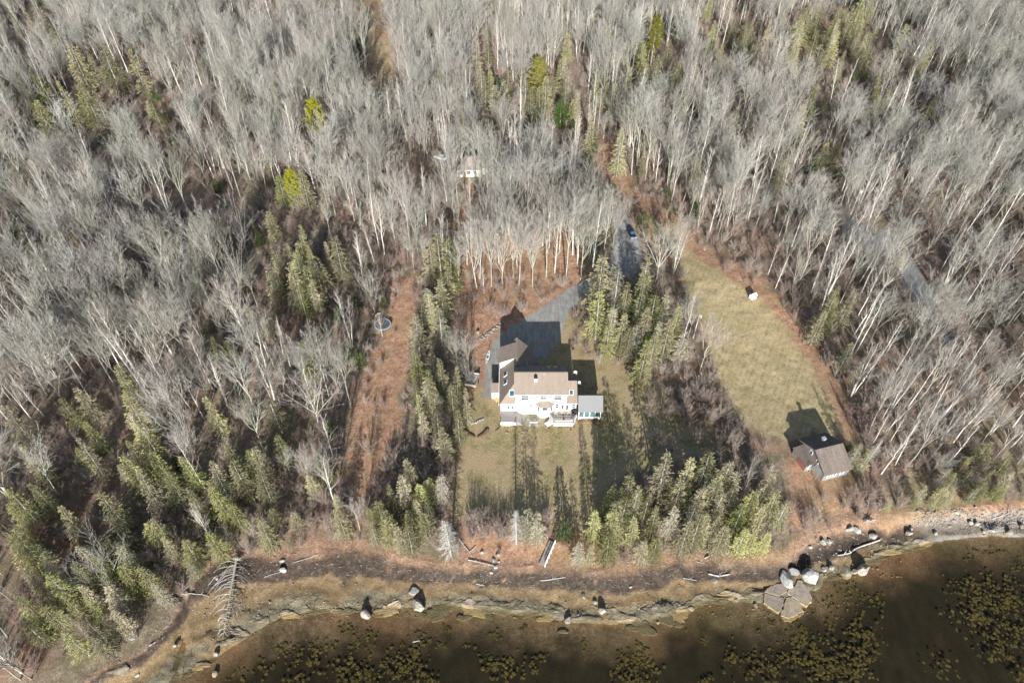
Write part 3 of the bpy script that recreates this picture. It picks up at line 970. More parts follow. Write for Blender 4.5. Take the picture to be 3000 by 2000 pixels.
NW = (-(7.8 - 3.72), 0, 3.95)
skylight(360, 878, (-2.85, 100, 3.72), NW, (0, 1, 0), 1.0, 0.95, glass='glass')
skylight(360, 962, (-2.85, 100, 3.72), NW, (0, 1, 0), 1.0, 0.95, glass='glass')
skylight(426, 1076, (-2.83, 96.47, 3.72), (0, -3.635, 3.5), (1, 0, 0), 0.95, 1.25)
skylight(1047, 1067, (12, 96.5, 3.85), (0, -2.85, 4.5), (1, 0, 0), 0.7, 1.0, glass='glass')
NB = (0, 2.65, 4.5)
skylight(813, 803, (0, 101, 9.5), NB, (1, 0, 0), 0.75, 1.15, glass='glass', frame='tan_wood')
skylight(881, 803, (0, 101, 9.5), NB, (1, 0, 0), 0.75, 1.15, glass='glass', frame='tan_wood')
skylight(1031, 902, (0, 101, 6.7), (0, 2.85, 4.5), (1, 0, 0), 0.75, 0.9, glass='glass', frame='tan_wood')
# chimney and vents
cx, cy, cz = at_plane(*c4(675, 958), (0, 96.72, 6.9), (0, -2.65, 4.5))
ch = hp(MB().box(cx - .32, cx + .32, cy, cy + .75, cz - .3, cz + 1.05), 'chimney', M['trim'])
MB().box(cx - .38, cx + .38, cy - .06, cy + .81, cz + 1.05, cz + 1.15).box(cx - .14, cx + .14, cy + .25, cy + .55, cz + 1.15, cz + 1.4).obj('chimney_cap', M['dark'], ch, HX)
vx, vy, vz = at_plane(*c4(762, 872), (0, 96.72, 6.9), (0, -2.65, 4.5))
hp(MB().tube([(vx, vy, vz - .1), (vx, vy, vz + .3)], [.14, .14], 8, True), 'vent_pipe', M['grey'])
vx, vy, vz = at_plane(*c4(586, 775), (1.1, 105, 7.8), (4.08, 0, 3.95))
hp(MB().tube([(vx, vy, vz - .1), (vx, vy, vz + .7)], [.09, .09], 6, True), 'vent_pipe', M['trim'])
# west entry
hp(MB().prism([(-4.6, 101.5), (-2.603, 101.5), (-2.603, 103.3), (-4.6, 103.3)], -.3, 2.45), 'entry_wall', M['white'])
hp(MB().slab([(-4.85, 101.2, 2.46), (-2.62, 101.2, 2.46), (-2.62, 103.45, 3.2), (-4.85, 103.45, 3.2)], .14), 'entry_roof', M['roof'])

# right-hand deck: part of the house, boards and railing as sub-parts
DK = [(9.0, FY - .01), (14.2, FY - .01), (14.2, 94.9), (13.5, 93.5), (9.2, 93.5), (8.2, 95.3)]
dk = hp(MB().prism(DK, -0.4, 1.12), 'deck', M['skirt'])
xb = 8.2
nb = 0
while xb < 14.2:
    ya = np.interp(xb + .1, [8.2, 9.2, 13.5, 14.2], [95.3, 93.5, 93.5, 94.9]) + .03
    yb = FY - .02 if xb > 9.0 else np.interp(xb + .1, [8.2, 9.0], [95.5, FY - .05])
    if yb - ya > .1: MB().box(xb, xb + .27, ya, yb, 1.125, 1.165).obj('deck_board', M['deck'], dk, HX)
    xb += .29
rail = [(8.2, 95.3), (9.2, 93.5), (13.5, 93.5), (14.2, 94.9)]
for i in range(3):
    a = Vector((*rail[i], 0)); b = Vector((*rail[i + 1], 0)); L = (b - a).length; d_ = (b - a) / L
    q = MB()
    def rb(z0, z1, w):
        n_ = Vector((-d_.y, d_.x, 0)) * w
        q.add([(*(a - n_)[:2], z0), (*(b - n_)[:2], z0), (*(b + n_)[:2], z0), (*(a + n_)[:2], z0), (*(a - n_)[:2], z1), (*(b - n_)[:2], z1), (*(b + n_)[:2], z1), (*(a + n_)[:2], z1)],
              [(0, 3, 2, 1), (4, 5, 6, 7), (0, 1, 5, 4), (1, 2, 6, 5), (2, 3, 7, 6), (3, 0, 4, 7)])
    rb(2.0, 2.08, .07); rb(1.3, 1.36, .04); rb(1.75, 1.8, .03)
    n = max(2, int(L / .5))
    for k in range(n + 1):
        p_ = a + d_ * L * k / n
        big = k in (0, n)
        w_ = .055 if big else .017
        q.box(p_.x - w_, p_.x + w_, p_.y - w_, p_.y + w_, 1.15, 2.15 if big else 1.98)
    q.obj('railing', M['railing'], dk, HX)
st = MB()
for k in range(4): st.prism([(7.2 + .25 * k, 94.2 - .1 * k), (8.25 + .08 * k, 95.25), (8.9, 94.0), (7.9 + .2 * k, 93.2)], 0.02 + .28 * k, .28 * (k + 1))
st.obj('step', M['railing'], dk, HX)

# left deck with posts, hanging ropes and steps
dl = hp(MB().prism([(-2.55, 93.7), (0.9, 93.7), (0.9, FY - .01), (-2.55, FY - .01)], -.5, 1.1), 'deck', M['trim'])
yy = 93.72
while yy < FY - .2:
    MB().box(-2.53, .88, yy, yy + .25, 1.105, 1.145).obj('deck_board', M['deck'], dl, HX)
    yy += .27
for k in range(4):
    s = MB().prism([(.903, 93.75 + .06 * k), (2.25 - .3 * k, 93.75 + .06 * k), (2.2 - .3 * k, FY - .35), (.903, FY - .05)], -.2 if k == 0 else .28 * k - .02, .28 * (k + 1) - .03)
    s.obj('step', M['deck'], dl, HX)
for (x_, y_, h_) in ((-2.5, 93.8, 3.0), (0.85, 93.8, 3.0), (0.85, 96.6, 3.0), (-2.5, 96.6, 3.0), (2.15, 93.8, 2.2)):
    MB().box(x_ - .05, x_ + .05, y_ - .05, y_ + .05, 0.2, h_).obj('post', M['dark'], dl, HX)
for z_ in (2.9, 2.2):
    pts = [(-2.5 + 3.35 * k / 10, 93.8, z_ - .55 * (1 - ((k - 5) / 5) ** 2)) for k in range(11)]
    MB().tube(pts, [.022] * 11, 4).obj('rope', M['dark'], dl, HX)
    pts = [(-2.5, 93.8 + 2.8 * k / 8, z_ - .4 * (1 - ((k - 4) / 4) ** 2)) for k in range(9)]
    MB().tube(pts, [.022] * 9, 4).obj('rope', M['dark'], dl, HX)
MB().tube([(-2.45, 93.6, .3), (-2.9, 92.9, .12), (-3.7, 92.2, .08)], [.06, .06, .06], 6, True).obj('drain_pipe', M['dark'], dl, HX)

# glazed porch at the east end
pb = hp(MB().prism([(14.7, 95.2), (19.6, 95.2), (19.6, 99.5), (14.7, 99.5)], .5, 1.05), 'porch_floor', M['trim'])
pf = MB()
for x_ in np.linspace(14.75, 19.55, 5): pf.box(x_ - .07, x_ + .07, 95.2, 95.32, 1.05, 3.4)
for y_ in (96.6, 98.0, 99.4): pf.box(19.45, 19.6, y_ - .07, y_ + .07, 1.05, 3.4); pf.box(14.7, 14.85, y_ - .07, y_ + .07, 1.05, 3.4)
pf.box(14.7, 19.6, 95.16, 95.34, 3.25, 3.45).box(14.7, 19.6, 99.36, 99.5, 3.25, 3.45).box(14.6, 19.7, 95.1, 95.4, 1.05, 1.2)
pf.box(19.48, 19.62, 95.15, 95.3, -.2, 1.05).box(14.68, 14.82, 95.15, 95.3, -.2, 1.05).box(19.48, 19.62, 99.35, 99.5, -.2, 1.05)
hp(pf, 'porch_frame', M['trim'])
xs4 = np.linspace(14.75, 19.55, 5)
for k in range(4):
    hp(MB().box(xs4[k] + .07, xs4[k + 1] - .07, 95.24, 95.27, 1.2, 3.25), 'pane', M['porchglass'])
for k in range(3):
    hp(MB().box(19.52, 19.55, (95.32, 96.67, 98.07)[k], (96.53, 97.93, 99.33)[k], 1.2, 3.25), 'pane', M['porchglass'])
hp(MB().slab([(14.5, 94.75, 3.45), (19.95, 94.75, 3.45), (19.95, 97.3, 6.0), (14.5, 97.3, 6.0)], .15)
   .slab([(14.5, 97.303, 6.0), (19.95, 97.303, 6.0), (19.95, 99.9, 3.45), (14.5, 99.9, 3.45)], .15), 'porch_roof', simple('grey_brown_shingles', (0.165, 0.165, 0.17), 0.9, var=0.12, scale=6))
for x_ in (14.72, 19.55):
    hp(MB().add([(x_, 95.2, 3.4), (x_, 99.45, 3.4), (x_, 97.3, 5.8), (x_ + .05, 95.2, 3.4), (x_ + .05, 99.45, 3.4), (x_ + .05, 97.3, 5.8)], [(0, 2, 1), (3, 4, 5), (0, 3, 5, 2), (1, 2, 5, 4)]), 'porch_gable', M['white'])

# patio and garden bed in front of the house
px_ = lambda *P: [at(a, b, 0) for a, b in P]
patio = MB().prism(px_((1526, 1211), (1572, 1211), (1590, 1222), (1592, 1244), (1528, 1246)), -.4, 0.06)
tag(patio.obj('stone_patio', simple('patio_stone', (0.25, 0.235, 0.18), 0.9, var=0.4, scale=1.6)), kind='structure')

# ------------------------------------------------------------------ red barn and its shed
B0 = at(2405, 1410, 0)
BA = R(15.4)
bz = gz(*B0) 
barn = thing('barn', 'old brown shingled barn with red and grey walls at the lower end of the hayfield', 'barn', (B0[0], B0[1], 0.0), BA)
BL, BW, BE, BR = 6.0, 9.0, 2.7, 5.1      # length along the ridge, width, eave and ridge height
MB().prism([(0, 0), (BL, 0), (BL, BW), (0, BW)], -.8, BE) .obj('wall', M['shingle_wall'], barn)
for x_ in (0.0, BL - .03):
    MB().add([(x_, 0, BE), (x_, BW, BE), (x_, BW / 2, BR - .12), (x_ + .03, 0, BE), (x_ + .03, BW, BE), (x_ + .03, BW / 2, BR - .12)], [(0, 2, 1), (3, 4, 5)]).obj('gable_wall', M['shingle_wall'], barn)
rb_ = MB().slab([(-.3, -.35, BE - .1), (BL + .3, -.35, BE - .1), (BL + .3, BW / 2, BR), (-.3, BW / 2, BR)], .14)
rb_.slab([(-.3, BW / 2 + .003, BR), (BL + .3, BW / 2 + .003, BR), (BL + .3, BW + .35, BE - .1), (-.3, BW + .35, BE - .1)], .14)
rob = rb_.obj('roof', M['roof_barn'], barn)
MB().box(3.2, 3.8, 6.5, 7.1, 3.6, 4.75).box(3.1, 3.9, 6.4, 7.2, 4.75, 4.85).obj('chimney', M['grey'], barn)
def barn_win(parent, x0, x1, z0, z1, y=0.0, face='s'):
    t = .09
    f = MB()
    if face == 's':
        f.box(x0 - t, x1 + t, y - .06, y - .004, z0 - t, z0).box(x0 - t, x1 + t, y - .06, y - .004, z1, z1 + t).box(x0 - t, x0, y - .06, y - .004, z0, z1).box(x1, x1 + t, y - .06, y - .004, z0, z1).box(x0, x1, y - .05, y - .004, (z0 + z1) / 2 - .04, (z0 + z1) / 2 + .04)
        o = f.obj('window', M['trim'], parent)
        MB().box(x0, x1, y - .03, y - .006, z0, z1).obj('pane', M['glass'], o)
    else:
        f.box(y - .06, y - .004, x0 - t, x1 + t, z0 - t, z0).box(y - .06, y - .004, x0 - t, x1 + t, z1, z1 + t).box(y - .06, y - .004, x0 - t, x0, z0, z1).box(y - .06, y - .004, x1, x1 + t, z0, z1)
        o = f.obj('window', M['trim'], parent)
        MB().box(y - .03, y - .006, x0, x1, z0, z1).obj('pane', M['glass'], o)
barn_win(barn, 1.0, 1.6, 1.0, 2.1); barn_win(barn, 2.3, 2.9, 1.0, 2.1); barn_win(barn, 4.0, 4.7, 1.0, 2.1)
barn_win(barn, 4.9, 5.6, 2.7, 3.6, 0.0, 'w'); barn_win(barn, 2.6, 3.2, 2.7, 3.4, 0.0, 'w')
MB().slab([(-1.3, .4, 1.7), (-.02, .4, 2.5), (-.02, 2.7, 2.5), (-1.3, 2.7, 1.7)], .1).box(-1.25, -1.15, .5, .6, -.5, 1.62).box(-1.25, -1.15, 2.5, 2.6, -.5, 1.62).obj('lean_to_roof', M['shingle_wall'], barn)
MB().box(-.02, BL + .02, -.05, -.004, 2.35, 2.5).obj('fascia_board', M['trim'], barn)

SB = at(2353, 1383, 0)
shed = thing('shed', 'low lean-to shed with a red boarded wall, hard against the barn', 'shed', (SB[0], SB[1], 0.0), BA)
MB().add([(0, 0, -.6), (2.9, 0, -.6), (2.9, 4.6, -.6), (0, 4.6, -.6), (0, 0, 2.25), (2.9, 0, 2.75), (2.9, 4.6, 2.75), (0, 4.6, 2.25)],
         [(0, 3, 2, 1), (4, 5, 6, 7), (0, 1, 5, 4), (1, 2, 6, 5), (2, 3, 7, 6), (3, 0, 4, 7)]).obj('wall', M['shingle_wall'], shed)
MB().slab([(-.25, -.2, 2.3), (3.0, -.2, 2.86), (3.0, 4.8, 2.86), (-.25, 4.8, 2.3)], .1).obj('roof', M['roof_barn'], shed)
MB().box(-.04, -.004, .1, 2.6, -.2, 1.75).obj('red_boarding', M['red_wall'], shed)
for k in range(6): MB().box(-.06, -.041, .1, 2.6, -.05 + .3 * k, -.02 + .3 * k).obj('batten', M['wood'], shed)
barn_win(shed, .7, 1.3, .9, 1.7)
MB().box(1.9, 2.7, -.05, -.004, -.3, 1.8).obj('door', M['red_wall'], shed)
MB().tube([(.3, -.3, 2.3), (.3, -.3, 2.75), (.7, -.3, 2.95), (.9, -.3, 2.7)], [.05] * 4, 5, True).obj('bent_flue', M['grey'], shed)

# ------------------------------------------------------------------ neighbour's house among the trees
NH = at(1380, 521, 0)
nz = gz(NH[0], NH[1] + 3)
nb_h = thing('bungalow', 'tan roofed white bungalow half hidden behind tall bare trees', 'house', (NH[0], NH[1], nz))
MB().prism([(-4.6, 0), (3.4, 0), (3.4, 8), (-4.6, 8)], -1.5, 2.7).obj('wall', M['white'], nb_h)
MB().prism([(3.403, 1.5), (6.6, 1.5), (6.6, 7), (3.403, 7)], -1.5, 2.5).obj('wall', M['white'], nb_h)
MB().slab([(-5, -.4, 2.7), (3.8, -.4, 2.7), (.9, 4, 5.1), (-2.1, 4, 5.1)], .12).slab([(-5, 8.4, 2.7), (-5, -.4, 2.7), (-2.1, 4.003, 5.1)], .12).slab([(3.8, -.4, 2.7), (3.8, 8.4, 2.7), (.9, 4.003, 5.1)], .12).slab([(3.8, 8.4, 2.7), (-5, 8.4, 2.7), (-2.1, 4.006, 5.1), (.9, 4.006, 5.1)], .12).obj('roof', M['roof_tan'], nb_h)
MB().slab([(3.2, 1.1, 2.5), (7.0, 1.1, 2.5), (5.9, 4.2, 3.9), (3.2, 4.2, 3.9)], .12).slab([(3.2, 4.203, 3.9), (5.9, 4.203, 3.9), (7, 7.4, 2.5), (3.2, 7.4, 2.5)], .12).slab([(7.0, 1.1, 2.5), (7.0, 7.4, 2.5), (5.9, 4.2, 3.9)], .12).obj('roof', M['roof_tan'], nb_h)
for a in (-3.6, -1.3, .9): barn_win(nb_h, a, a + 1.0, 1.0, 2.0)
MB().box(-2.4, -1.6, -.05, -.004, -.2, 1.95).obj('door', M['tan_wood'], nb_h)


def make_car(name, label, paint, x, y, rz, cat='car', z=None):
    c = thing(name, label, cat, (x, y, gz(x, y) if z is None else z), rz)
    b = MB()
    prof = [(-2.2, .35), (2.2, .35), (2.25, .62), (2.1, .86), (.95, .98), (-1.75, 1.0), (-2.2, .9)]
    def ext(mb, prof, hw, hw2=None):
        n = len(prof); hw2 = hw2 or [hw] * n
        v = [(p[0], -hw2[i], p[1]) for i, p in enumerate(prof)] + [(p[0], hw2[i], p[1]) for i, p in enumerate(prof)]
        mb.add(v, [tuple(range(n))[::-1] if False else tuple(range(n)), tuple(range(n, 2 * n))[::-1]] + [(i, n + i, n + (i + 1) % n, (i + 1) % n) for i in range(n)])
    ext(b, prof, .88, [.86, .86, .8, .82, .86, .86, .82])
    b.obj('body', paint, c)
    k = MB(); ext(k, [(1.0, .97), (.35, 1.46), (-1.2, 1.48), (-1.85, .99)], .7, [.8, .64, .64, .78]); cab = k.obj('cabin', paint, c)
    g = MB()
    g.add([(.99, -.7, 1.01), (.99, .7, 1.01), (.41, .58, 1.44), (.41, -.58, 1.44)], [(0, 1, 2, 3)])
    g.obj('windscreen', M['glass'], c)
    g = MB().add([(-1.81, -.68, 1.05), (-1.81, .68, 1.05), (-1.26, .58, 1.45), (-1.26, -.58, 1.45)], [(3, 2, 1, 0)])
    g.v = [(p[0] - .03, p[1], p[2] + .02) for p in g.v]
    g.obj('rear_window', M['glass'], c)
    for s in (-1, 1):
        MB().add([(.8, s * .795, 1.03), (-1.6, s * .785, 1.03), (-1.2, s * .67, 1.42), (.3, s * .67, 1.42)], [(0, 1, 2, 3)]).obj('side_window', M['glass'], c)
        for wx in (-1.35, 1.4):
            w = MB(); pts = [(wx, s * .7, .33), (wx, s * .9, .33)]
            w.tube(pts, [.33, .33], 12, True)
            wo_ = w.obj('wheel', M['rubber'], c)
            MB().tube([(wx, s * .89, .33), (wx, s * .915, .33)], [.2, .2], 10, True).obj('rim', M['grey'], wo_)
        MB().box(2.12, 2.2, s * .66 - .14, s * .66 + .14, .62, .76).obj('headlight', M['white_plastic'], c)
        MB().box(-2.23, -2.14, s * .66 - .12, s * .66 + .12, .66, .82).obj('tail_light', M['red_wall'], c)
    MB().box(2.14, 2.3, -.82, .82, .36, .54).obj('bumper', M['grey'], c)
    MB().box(-2.3, -2.15, -.82, .82, .38, .56).obj('bumper', M['grey'], c)
    return c


x_, y_, _ = at_ground(1850, 688)
make_car('car', 'dark blue car parked on the shady gravel drive below a small spruce', M['blue_paint'], x_, y_, R(-80))
x_, y_, _ = at_ground(1291, 466)
make_car('car', 'white car parked among bare trees to one side of the bungalow', M['white_plastic'], x_, y_, R(150))
x_, y_, _ = at_ground(1462, 496)
make_car('car', 'white car nosed in at the gable end of the bungalow', M['white_plastic'], x_, y_, R(100))

# ------------------------------------------------------------------ yard things
def kettle_grill(x, y, z):
    g = thing('kettle_grill', 'round black kettle grill at the corner of the grey deck', 'grill', (x, y, z))
    MB().lathe([(.08, .62), (.30, .72), (.36, .9), (.36, .93)], 14).obj('bowl', M['dark'], g)
    lid = MB().lathe([(.37, .935), (.33, 1.1), (.2, 1.2), (.05, 1.23)], 14).obj('lid', M['dark'], g)
    MB().box(-.1, .1, -.02, .02, 1.24, 1.28).obj('handle', M['tan_wood'], lid)
    for k in range(3):
        a = k * 2.094
        MB().bar((.2 * math.cos(a), .2 * math.sin(a), .7), (.36 * math.cos(a), .36 * math.sin(a), 0), .02).obj('leg', M['grey'], g)


def adirondack(x, y, z, rz, label):
    c = thing('garden_chair', label, 'chair', (x, y, z), rz, 'wooden chairs on the deck')
    for k in range(5): MB().box(-.28 + .115 * k, -.18 + .115 * k, -.28, .26, .33 - .02, .36).obj('seat_slat', M['tan_wood'], c)
    for k in range(5):
        x0 = -.28 + .115 * k; h = 1.0 - .05 * abs(k - 2)
        MB().slab([(x0, .26, .36), (x0 + .1, .26, .36), (x0 + .1, .55, h), (x0, .55, h)], .03).obj('back_slat', M['wood'], c)
    for s in (-1, 1):
        MB().box(s * .38 - .07, s * .38 + .07, -.34, .36, .54, .575).obj('armrest', M['wood'], c)
        MB().box(s * .33 - .03, s * .33 + .03, -.3, -.22, 0, .54).obj('leg', M['wood'], c)
        MB().box(s * .33 - .03, s * .33 + .03, .24, .32, 0, .54).obj('leg', M['wood'], c)


DZ = 1.165
for i, (a, b, lab) in enumerate(((885, 1295, 'wooden garden chair on the deck, the one beside the bay window'), (955, 1287, 'wooden garden chair in front of the glazed deck door'),
                                 (1018, 1287, 'wooden garden chair on the deck next to the black grill'))):
    X_, Y_ = at(*c4(a, b), DZ)
    adirondack(X_, Y_, DZ, R((-8, 2, 12)[i]), lab)
X_, Y_ = at(*c4(1062, 1328), DZ)
kettle_grill(X_, Y_, DZ)
X_, Y_ = at(*c4(1078, 1285), DZ)
cv = thing('covered_grill', 'bulky black covered barbecue on the deck against the porch', 'barbecue', (X_, Y_, DZ))
MB().add([(-.5, -.3, 0), (.5, -.3, 0), (.5, .3, 0), (-.5, .3, 0), (-.55, -.33, .8), (.55, -.33, .8), (.55, .33, .8), (-.55, .33, .8), (-.3, -.2, 1.15), (.3, -.2, 1.15), (.3, .22, 1.15), (-.3, .22, 1.15)],
         [(0, 3, 2, 1), (0, 1, 5, 4), (1, 2, 6, 5), (2, 3, 7, 6), (3, 0, 4, 7), (4, 5, 9, 8), (5, 6, 10, 9), (6, 7, 11, 10), (7, 4, 8, 11), (8, 9, 10, 11)]).obj('cover', M['rubber'], cv)
MB().box(-.62, -.5, -.2, .2, .75, .8).box(.55, .7, -.2, .2, .75, .8).obj('side_shelf', M['dark'], cv)
X_, Y_ = at(*c4(1048, 1356), DZ)
tag(MB().lathe([(.06, 0), (.17, .05), (.2, .18), (.13, .33), (.05, .38)], 10).obj('planter_pot', M['white_plastic']), 'small white pot on the deck floor below the kettle grill', 'pot').location = (X_, Y_, DZ)
X_, Y_ = at(*c4(967, 1352), DZ)
fig = thing('side_table', 'small dark round table near the front railing of the deck', 'table', (X_, Y_, DZ))
MB().lathe([(.28, .5), (.28, .54)], 12).obj('tabletop', M['redwood'], fig)
MB().bar((0, 0, 0), (0, 0, .5), .03, 6).obj('stem', M['dark'], fig)
MB().lathe([(.2, 0), (.18, .03)], 10).obj('base', M['dark'], fig)

X_, Y_ = at(*c4(630, 1292), 0)
bn = thing('picnic_table', 'red-brown wooden table against the white wall of the house', 'table', (X_, Y_, .06))
for k in range(4): MB().box(-.85, .85, -.4 + .2 * k, -.22 + .2 * k, .7, .75).obj('tabletop_plank', M['redwood'], bn)
for s in (-1, 1):
    for q in (-1, 1): MB().bar((s * .65, q * .1, .7), (s * .65, q * .4, 0), .045).obj('leg', M['redwood'], bn)
tag(MB().lathe([(.08, 0), (.12, .06), (.1, .2), (.06, .22)], 8).obj('lantern', M['tan_wood']), 'small pale lantern standing on the red-brown table', 'lantern').location = (X_ + .05, Y_ - .2, .81)
X_, Y_ = at(*c4(652, 1416), 0)
ar = thing('garden_bench', 'white slatted garden bench at the edge of the patio', 'bench', (X_, Y_, gz(X_, Y_)))
for k in range(3): MB().box(-.85, .85, -.25 + .17 * k, -.11 + .17 * k, .42, .46).obj('seat_slat', M['bench_paint'], ar)
for k in range(3): MB().box(-.85, .85, .30, .34, .58 + .2 * k, .70 + .2 * k).obj('back_slat', M['bench_paint'], ar)
for s in (-1, 1):
    MB().box(s * .8 - .05, s * .8 + .05, -.28, -.2, 0, .65).obj('leg', M['bench_paint'], ar)
    MB().box(s * .8 - .05, s * .8 + .05, .26, .34, 0, 1.2).obj('leg', M['bench_paint'], ar)
    MB().box(s * .8 - .06, s * .8 + .06, -.3, .3, .65, .7).obj('armrest', M['bench_paint'], ar)
X_, Y_ = at(1455, 1175, 0)
tag(MB().lathe([(.18, 0), (.23, .1), (.24, .5), (.27, .52), (.27, .56)], 12).obj('bucket', M['yellow']), 'yellow bucket beside the west corner of the house', 'bucket').location = (X_, Y_, gz(X_, Y_))
X_, Y_ = at(1457.5, 1121, 0)
tk = thing('gas_tank', 'white upright gas tank in the shade behind the west entry', 'tank', (-3.0, 104.4, gz(-3, 104.4)))
MB().lathe([(.2, .05), (.26, .15), (.26, 1.0), (.2, 1.15), (.08, 1.2)], 12).obj('vessel', M['white_plastic'], tk)
MB().lathe([(.1, 1.2), (.1, 1.3)], 8).obj('valve_cap', M['grey'], tk)


def dish(px, py, Y, label, r=.42, post=.9):
    x, z = at_y(px, py, Y)
    d = thing('satellite_dish', label, 'satellite dish', (x, Y, z))
    prof = [(0.02, -.12), (r * .5, -.07), (r * .85, .05), (r, .12)]
    m = MB().lathe(prof, 14)
    rot = Matrix.Rotation(R(58), 3, 'X')
    m.v = [tuple(rot @ Vector(p)) for p in m.v]
    m.obj('reflector', M['dish'], d)
    MB().bar((0, .02, -.1), (0, .25, -post), .03, 6).obj('mast', M['grey'], d)
    MB().bar((0, -.1, -.3), (.25, -.6, .02), .02, 4).obj('feed_arm', M['grey'], d)
    MB().box(.2, .32, -.68, -.55, -.02, .08).obj('receiver', M['white_plastic'], d)


dish(1685.5, 1090, 104.6, 'larger white satellite dish above the shaded roof slope', .42, 1.2)
dish(1697, 1119.5, 101.0, 'smaller white satellite dish on the end of the east roof ridge', .34, .45)

# the woodpile trailer by the drive
X_, Y_, Z_ = at_ground(1384, 1118)
tr_ = thing('brush_trailer', 'grey plank trailer heaped with cut branches beside the drive', 'trailer', (X_, Y_, Z_), R(-12))
MB().box(-1.3, 1.3, -1.9, 1.9, .45, .55).obj('bed', M['wood'], tr_)
for a in ((-1.3, -1.24, -1.9, 1.9), (1.24, 1.3, -1.9, 1.9), (-1.24, 1.24, -1.9, -1.84), (-1.24, 1.24, 1.84, 1.9)): MB().box(*a, .55, 1.15).obj('side_board', M['wood'], tr_)
for s in (-1, 1):
    MB().tube([(s * 1.32, 0, .35), (s * 1.5, 0, .35)], [.35, .35], 12, True).obj('wheel', M['rubber'], tr_)
rg = random.Random(7)
for k in range(36):
    a = rg.uniform(0, 6.28); cx_, cy_ = rg.uniform(-.8, .8), rg.uniform(-1.3, 1.3); L = rg.uniform(.5, 1.1)
    MB().bar((cx_ - L * math.cos(a), cy_ - L * math.sin(a), rg.uniform(.6, 1.2)), (cx_ + L * math.cos(a), cy_ + L * math.sin(a), rg.uniform(.7, 1.5)), .04, 4, .015).obj('branch', M['bark'], tr_)

# trampoline in the woods' edge
X_, Y_, Z_ = at_ground(1122, 957)
tp = thing('trampoline', 'large round trampoline with a pale rim at the edge of the leafy path', 'trampoline', (X_, Y_, Z_))
MB().lathe([(1.85, .84), (1.85, .86)], 32).obj('jumping_mat', M['mat_grey'], tp)
pd = MB(); n = 32
pd.v = [(r_ * math.cos(6.2832 * k / n), r_ * math.sin(6.2832 * k / n), z_) for (r_, z_) in ((1.87, .87), (2.12, .85), (2.12, .92), (1.87, .92)) for k in range(n)]
pd.f = [(a * n + k, a * n + (k + 1) % n, ((a + 1) % 4) * n + (k + 1) % n, ((a + 1) % 4) * n + k) for a in range(4) for k in range(n)]; pd.m = [0] * len(pd.f)
pd.obj('pad', M['pad'], tp)
fr = MB(); fr.tube([(2.13 * math.cos(6.2832 * k / n), 2.13 * math.sin(6.2832 * k / n), .84) for k in range(n + 1)], [.035] * (n + 1), 5); fr.obj('frame', M['grey'], tp)
for k in range(8):
    a = 6.2832 * k / 8
    MB().bar((2.1 * math.cos(a), 2.1 * math.sin(a), .84), (2.1 * math.cos(a), 2.1 * math.sin(a), -.2), .03, 5).obj('leg', M['grey'], tp)
for k, lab in enumerate(('longer loose tan plank lying beyond the trampoline', 'shorter loose tan plank lying closer to the trampoline')):
    X2, Y2, Z2 = at_ground(1137 - k * 2, 922 + k * 5)
    pk = tag(MB().box(-.95 + .15 * k, .95 - .15 * k, -.11, .11, 0, .06).obj('timber', M['tan_wood']), lab, 'timber')
    pk.location = (X2, Y2, Z2 + .05); pk.rotation_euler = (0, .05, R(-35))


def loft(mb, secs):
    """rings of equal length joined lengthwise"""
    n = len(secs[0]); base = len(mb.v)
    for s in secs: mb.v.extend(s)
    for i in range(len(secs) - 1):
        for k in range(n):
            k2 = (k + 1) % n
            mb.f.append((base + i * n + k, base + i * n + k2, base + (i + 1) * n + k2, base + (i + 1) * n + k)); mb.m.append(0)
    mb.f.append(tuple(base + k for k in range(n))[::-1]); mb.f.append(tuple(base + (len(secs) - 1) * n + k for k in range(n))); mb.m += [0, 0]
    return mb


def kayak(label, L, w, pa, pb, mat, seat, cat='kayak', name='kayak', upside=False):
    a = at_ground(*pa); b = at_ground(*pb)
    cx_, cy_ = (a[0] + b[0]) / 2, (a[1] + b[1]) / 2
    k = thing(name, label, cat, (cx_, cy_, gz(cx_, cy_) + .02), math.atan2(b[1] - a[1], b[0] - a[0]))
    secs = []
    for i in range(13):
        u = i / 12 * 2 - 1
        hw = w / 2 * max(.03, (1 - abs(u) ** 2.4)); zt = .32 + .1 * abs(u) ** 3; zb = .02 + .2 * abs(u) ** 4
        secs.append([(u * L / 2, -hw, zt - .06), (u * L / 2, -hw * .6, zb + .02), (u * L / 2, 0, zb), (u * L / 2, hw * .6, zb + .02), (u * L / 2, hw, zt - .06), (u * L / 2, hw * .5, zt), (u * L / 2, -hw * .5, zt)])
    loft(MB(), secs).obj('hull', mat, k)
    c = MB(); n = 14
    c.v = [(-.1 + r_ * .48 * math.cos(6.2832 * q / n), r_ * w * .30 * math.sin(6.2832 * q / n), z_) for r_, z_ in ((1.12, .30), (1.1, .37), (.9, .37), (.85, .3)) for q in range(n)]
    c.f = [(p * n + q, p * n + (q + 1) % n, (p + 1) * n + (q + 1) % n, (p + 1) * n + q) for p in range(3) for q in range(n)] + [tuple(3 * n + q for q in range(n))]; c.m = [0] * len(c.f)
    c.obj('cockpit', seat, k)
    MB().box(-.42, -.34, -w * .22, w * .22, .3, .5).obj('seat_back', M['dark'], k)
    for u in (-.62, .5):
        MB().box(u * L / 2 - .14, u * L / 2 + .14, -w * .2, w * .2, .33, .36).obj('hatch', seat, k)
    return k


